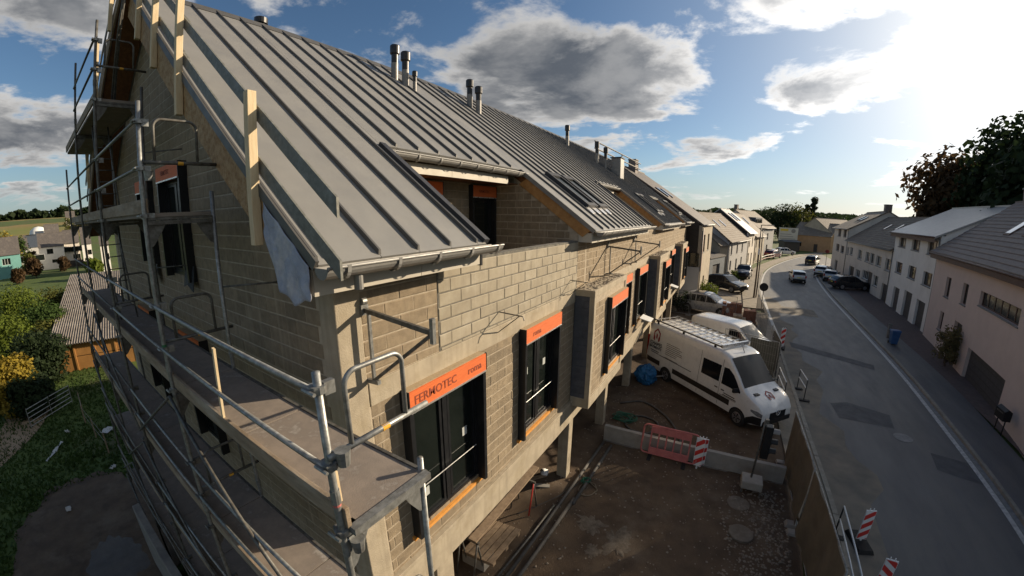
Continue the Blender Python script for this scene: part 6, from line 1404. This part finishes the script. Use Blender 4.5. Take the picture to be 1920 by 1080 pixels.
# far woods: one dark mass along the horizon
random.seed(9); g = MB()
def mass(az0, az1, D0, D1, n, hh, s0):
    for i in range(n):
        a = R(random.uniform(az0, az1)); D = random.uniform(D0, D1); x, y = CAM.x+sin(a)*D, CAM.y+cos(a)*D; zb = gz(x, y)
        bump_ = .6+.5*mn.noise((a*40, 0, 0))+.3*mn.noise((a*140, 3, 0))
        for k in range(3):
            p = Vector((x+random.gauss(0, s0), y+random.gauss(0, s0), zb+random.random()**.7*hh*max(.15, bump_))); s_ = random.uniform(.6, 1.5)*s0
            q = Vector((random.gauss(0, 1), random.gauss(0, 1), random.gauss(0, 1))).normalized(); w_ = q.cross(Vector((random.gauss(0, 1), random.gauss(0, 1), random.gauss(0, 1)))).normalized()
            o = len(g.v); g.v += [tuple(p+q*s_), tuple(p+w_*s_), tuple(p-q*s_), tuple(p-w_*s_)]; g.f.append((o, o+1, o+2, o+3))
mass(-112, -76, 620, 720, 5200, 13, 2.4); mass(-5, 32, 420, 760, 6500, 13, 2.6)
me = bpy.data.meshes.new('far_woods'); me.from_pydata(g.v, [], g.f); me.materials.append(LF[4]); ob = bpy.data.objects.new('far_woods', me); COL.objects.link(ob); tag(ob, 'dark belt of distant woods along the horizon', 'woods', kind='stuff')
# field strips on the far slope
fs = MB()
for a0, a1, D0, D1, dz in ((-112, -78, 330, 600, .25),):
    for i in range(25):
        for D in (D0, (D0+D1)/2, D1): a = R(a0+(a1-a0)*i/24); x, y = CAM.x+sin(a)*D, CAM.y+cos(a)*D; fs.v.append((x, y, gz(x, y)+dz))
    fs.f = [(3*i+j, 3*i+j+1, 3*i+j+4, 3*i+j+3) for i in range(24) for j in range(2)]
tag(fs.build('field', mat('autumn_field', (.15, .17, .035), (.22, .16, .055), .02, .95, det=3, stretch=(1, .25, 1))), kind='structure')
# valley trees and bushes
V = [(25, 505, 60, 8, 8, 5, 'lime green bushy tree at the meadow edge'), (75, 530, 50, 7, 7, 0, 'green tree beside the corrugated barn roof'), (110, 545, 62, 6, 7, 1, 'olive bush tree behind the barn lean-to'), (10, 560, 46, 7, 6, 5, 'bright green tree above the dark hollow'), (5, 640, 34, 5.5, 4.5, 2, 'yellow autumn shrub beside the sandy path'), (10, 440, 180, 14, 11, 2, 'yellow green tree beside the village roofs below the field'), (32, 438, 190, 12, 10, 0, 'dark green tree beside the yellow green one'), (62, 480, 130, 6, 5, 3, 'rust brown tree between the white houses'), (53, 470, 135, 7, 5, 1, 'brown olive tree at the white gable'), (118, 480, 138, 4.5, 4, 3, 'small rusty tree before the white terrace'), (128, 405, 330, 16, 9, 1, 'pale tree on the field crest behind the scaffold'), (152, 405, 330, 16, 11, 1, 'second pale tree on the field crest'), (60, 600, 40, 5.5, 6, 4, 'dark shrub in the hollow by the path'), (90, 585, 48, 5, 6, 1, 'olive shrub beside the grey lean-to'), (176, 490, 110, 5, 5, 5, 'lime shrub seen through the scaffold'), (30, 500, 120, 4, 4, 3, 'brownish garden tree before the teal house'), (40, 690, 33, 3.4, 4, 4, 'dark low shrub under the barn wall'), (60, 470, 160, 6, 5, 3, 'rusty hedge tree at the terrace corner')]
for i, (px, py, D, h, w, lf, lb) in enumerate(V):
    h, w = (h*.6, w*.85) if D < 100 else (h*.8, w*.85); x, y = at(px, py, D); tree('valley_tree' if h > 3.2 else 'valley_shrub', lb, x, y, h, w, LF[lf], 120+i, 7000 if D < 100 else 1500, .15 if D < 100 else .42, .12, group='trees in the valley', lobes=11)
tree('garden_shrub', 'pale dry shrub against the rosy house wall', 17.0, 24.7, 2.3, 1.9, leafmat('leaf_dry', (.20, .165, .07), (.13, .11, .05)), 301, 1800, .09, .08, cat='shrub', zb=.08)
tree('garden_shrub', 'bright yellow green shrub behind the silver crossover', 2.0, 36.2, 1.5, 2.6, LF[5], 302, 1600, .11, .08, cat='shrub', zb=.02, lobes=7)
tree('garden_shrub', 'yellow green shrub beside the dark grey car', 4.6, 52.4, 1.0, 1.4, LF[5], 303, 700, .10, .08, cat='shrub', zb=.05, lobes=5)
tree('garden_shrub', 'dark shrub at the fence beside the silver crossover', .2, 30.6, 1.5, 2.2, LF[4], 304, 900, .10, .08, cat='shrub', zb=.02, lobes=6)
# rough grass by the scaffold
random.seed(15); g = MB()
for k in range(26000):
    x = -8-random.random()**1.5*30; y = random.uniform(-13, 1.0)
    if (x+12.2)**2/20+(y+2.9)**2/8 < 1: continue
    z = gz(x, y)-.03; h = random.uniform(.05, .2)*(1+1.4*max(0, mn.noise((x*.5, y*.5, 0)))); a = random.uniform(0, 6.3); b = .05+.02*random.random(); lx_, ly_ = random.gauss(0, .09), random.gauss(0, .09)
    o = len(g.v); g.v += [(x-cos(a)*b, y-sin(a)*b, z), (x+cos(a)*b, y+sin(a)*b, z), (x+lx_, y+ly_, z+h)]; g.f.append((o, o+1, o+2))
me = bpy.data.meshes.new('rough_grass'); me.from_pydata(g.v, [], g.f); me.materials.append(LF[0]); ob = bpy.data.objects.new('rough_grass', me); COL.objects.link(ob); tag(ob, 'rough grass growing around the trampled soil', 'grass', kind='stuff')
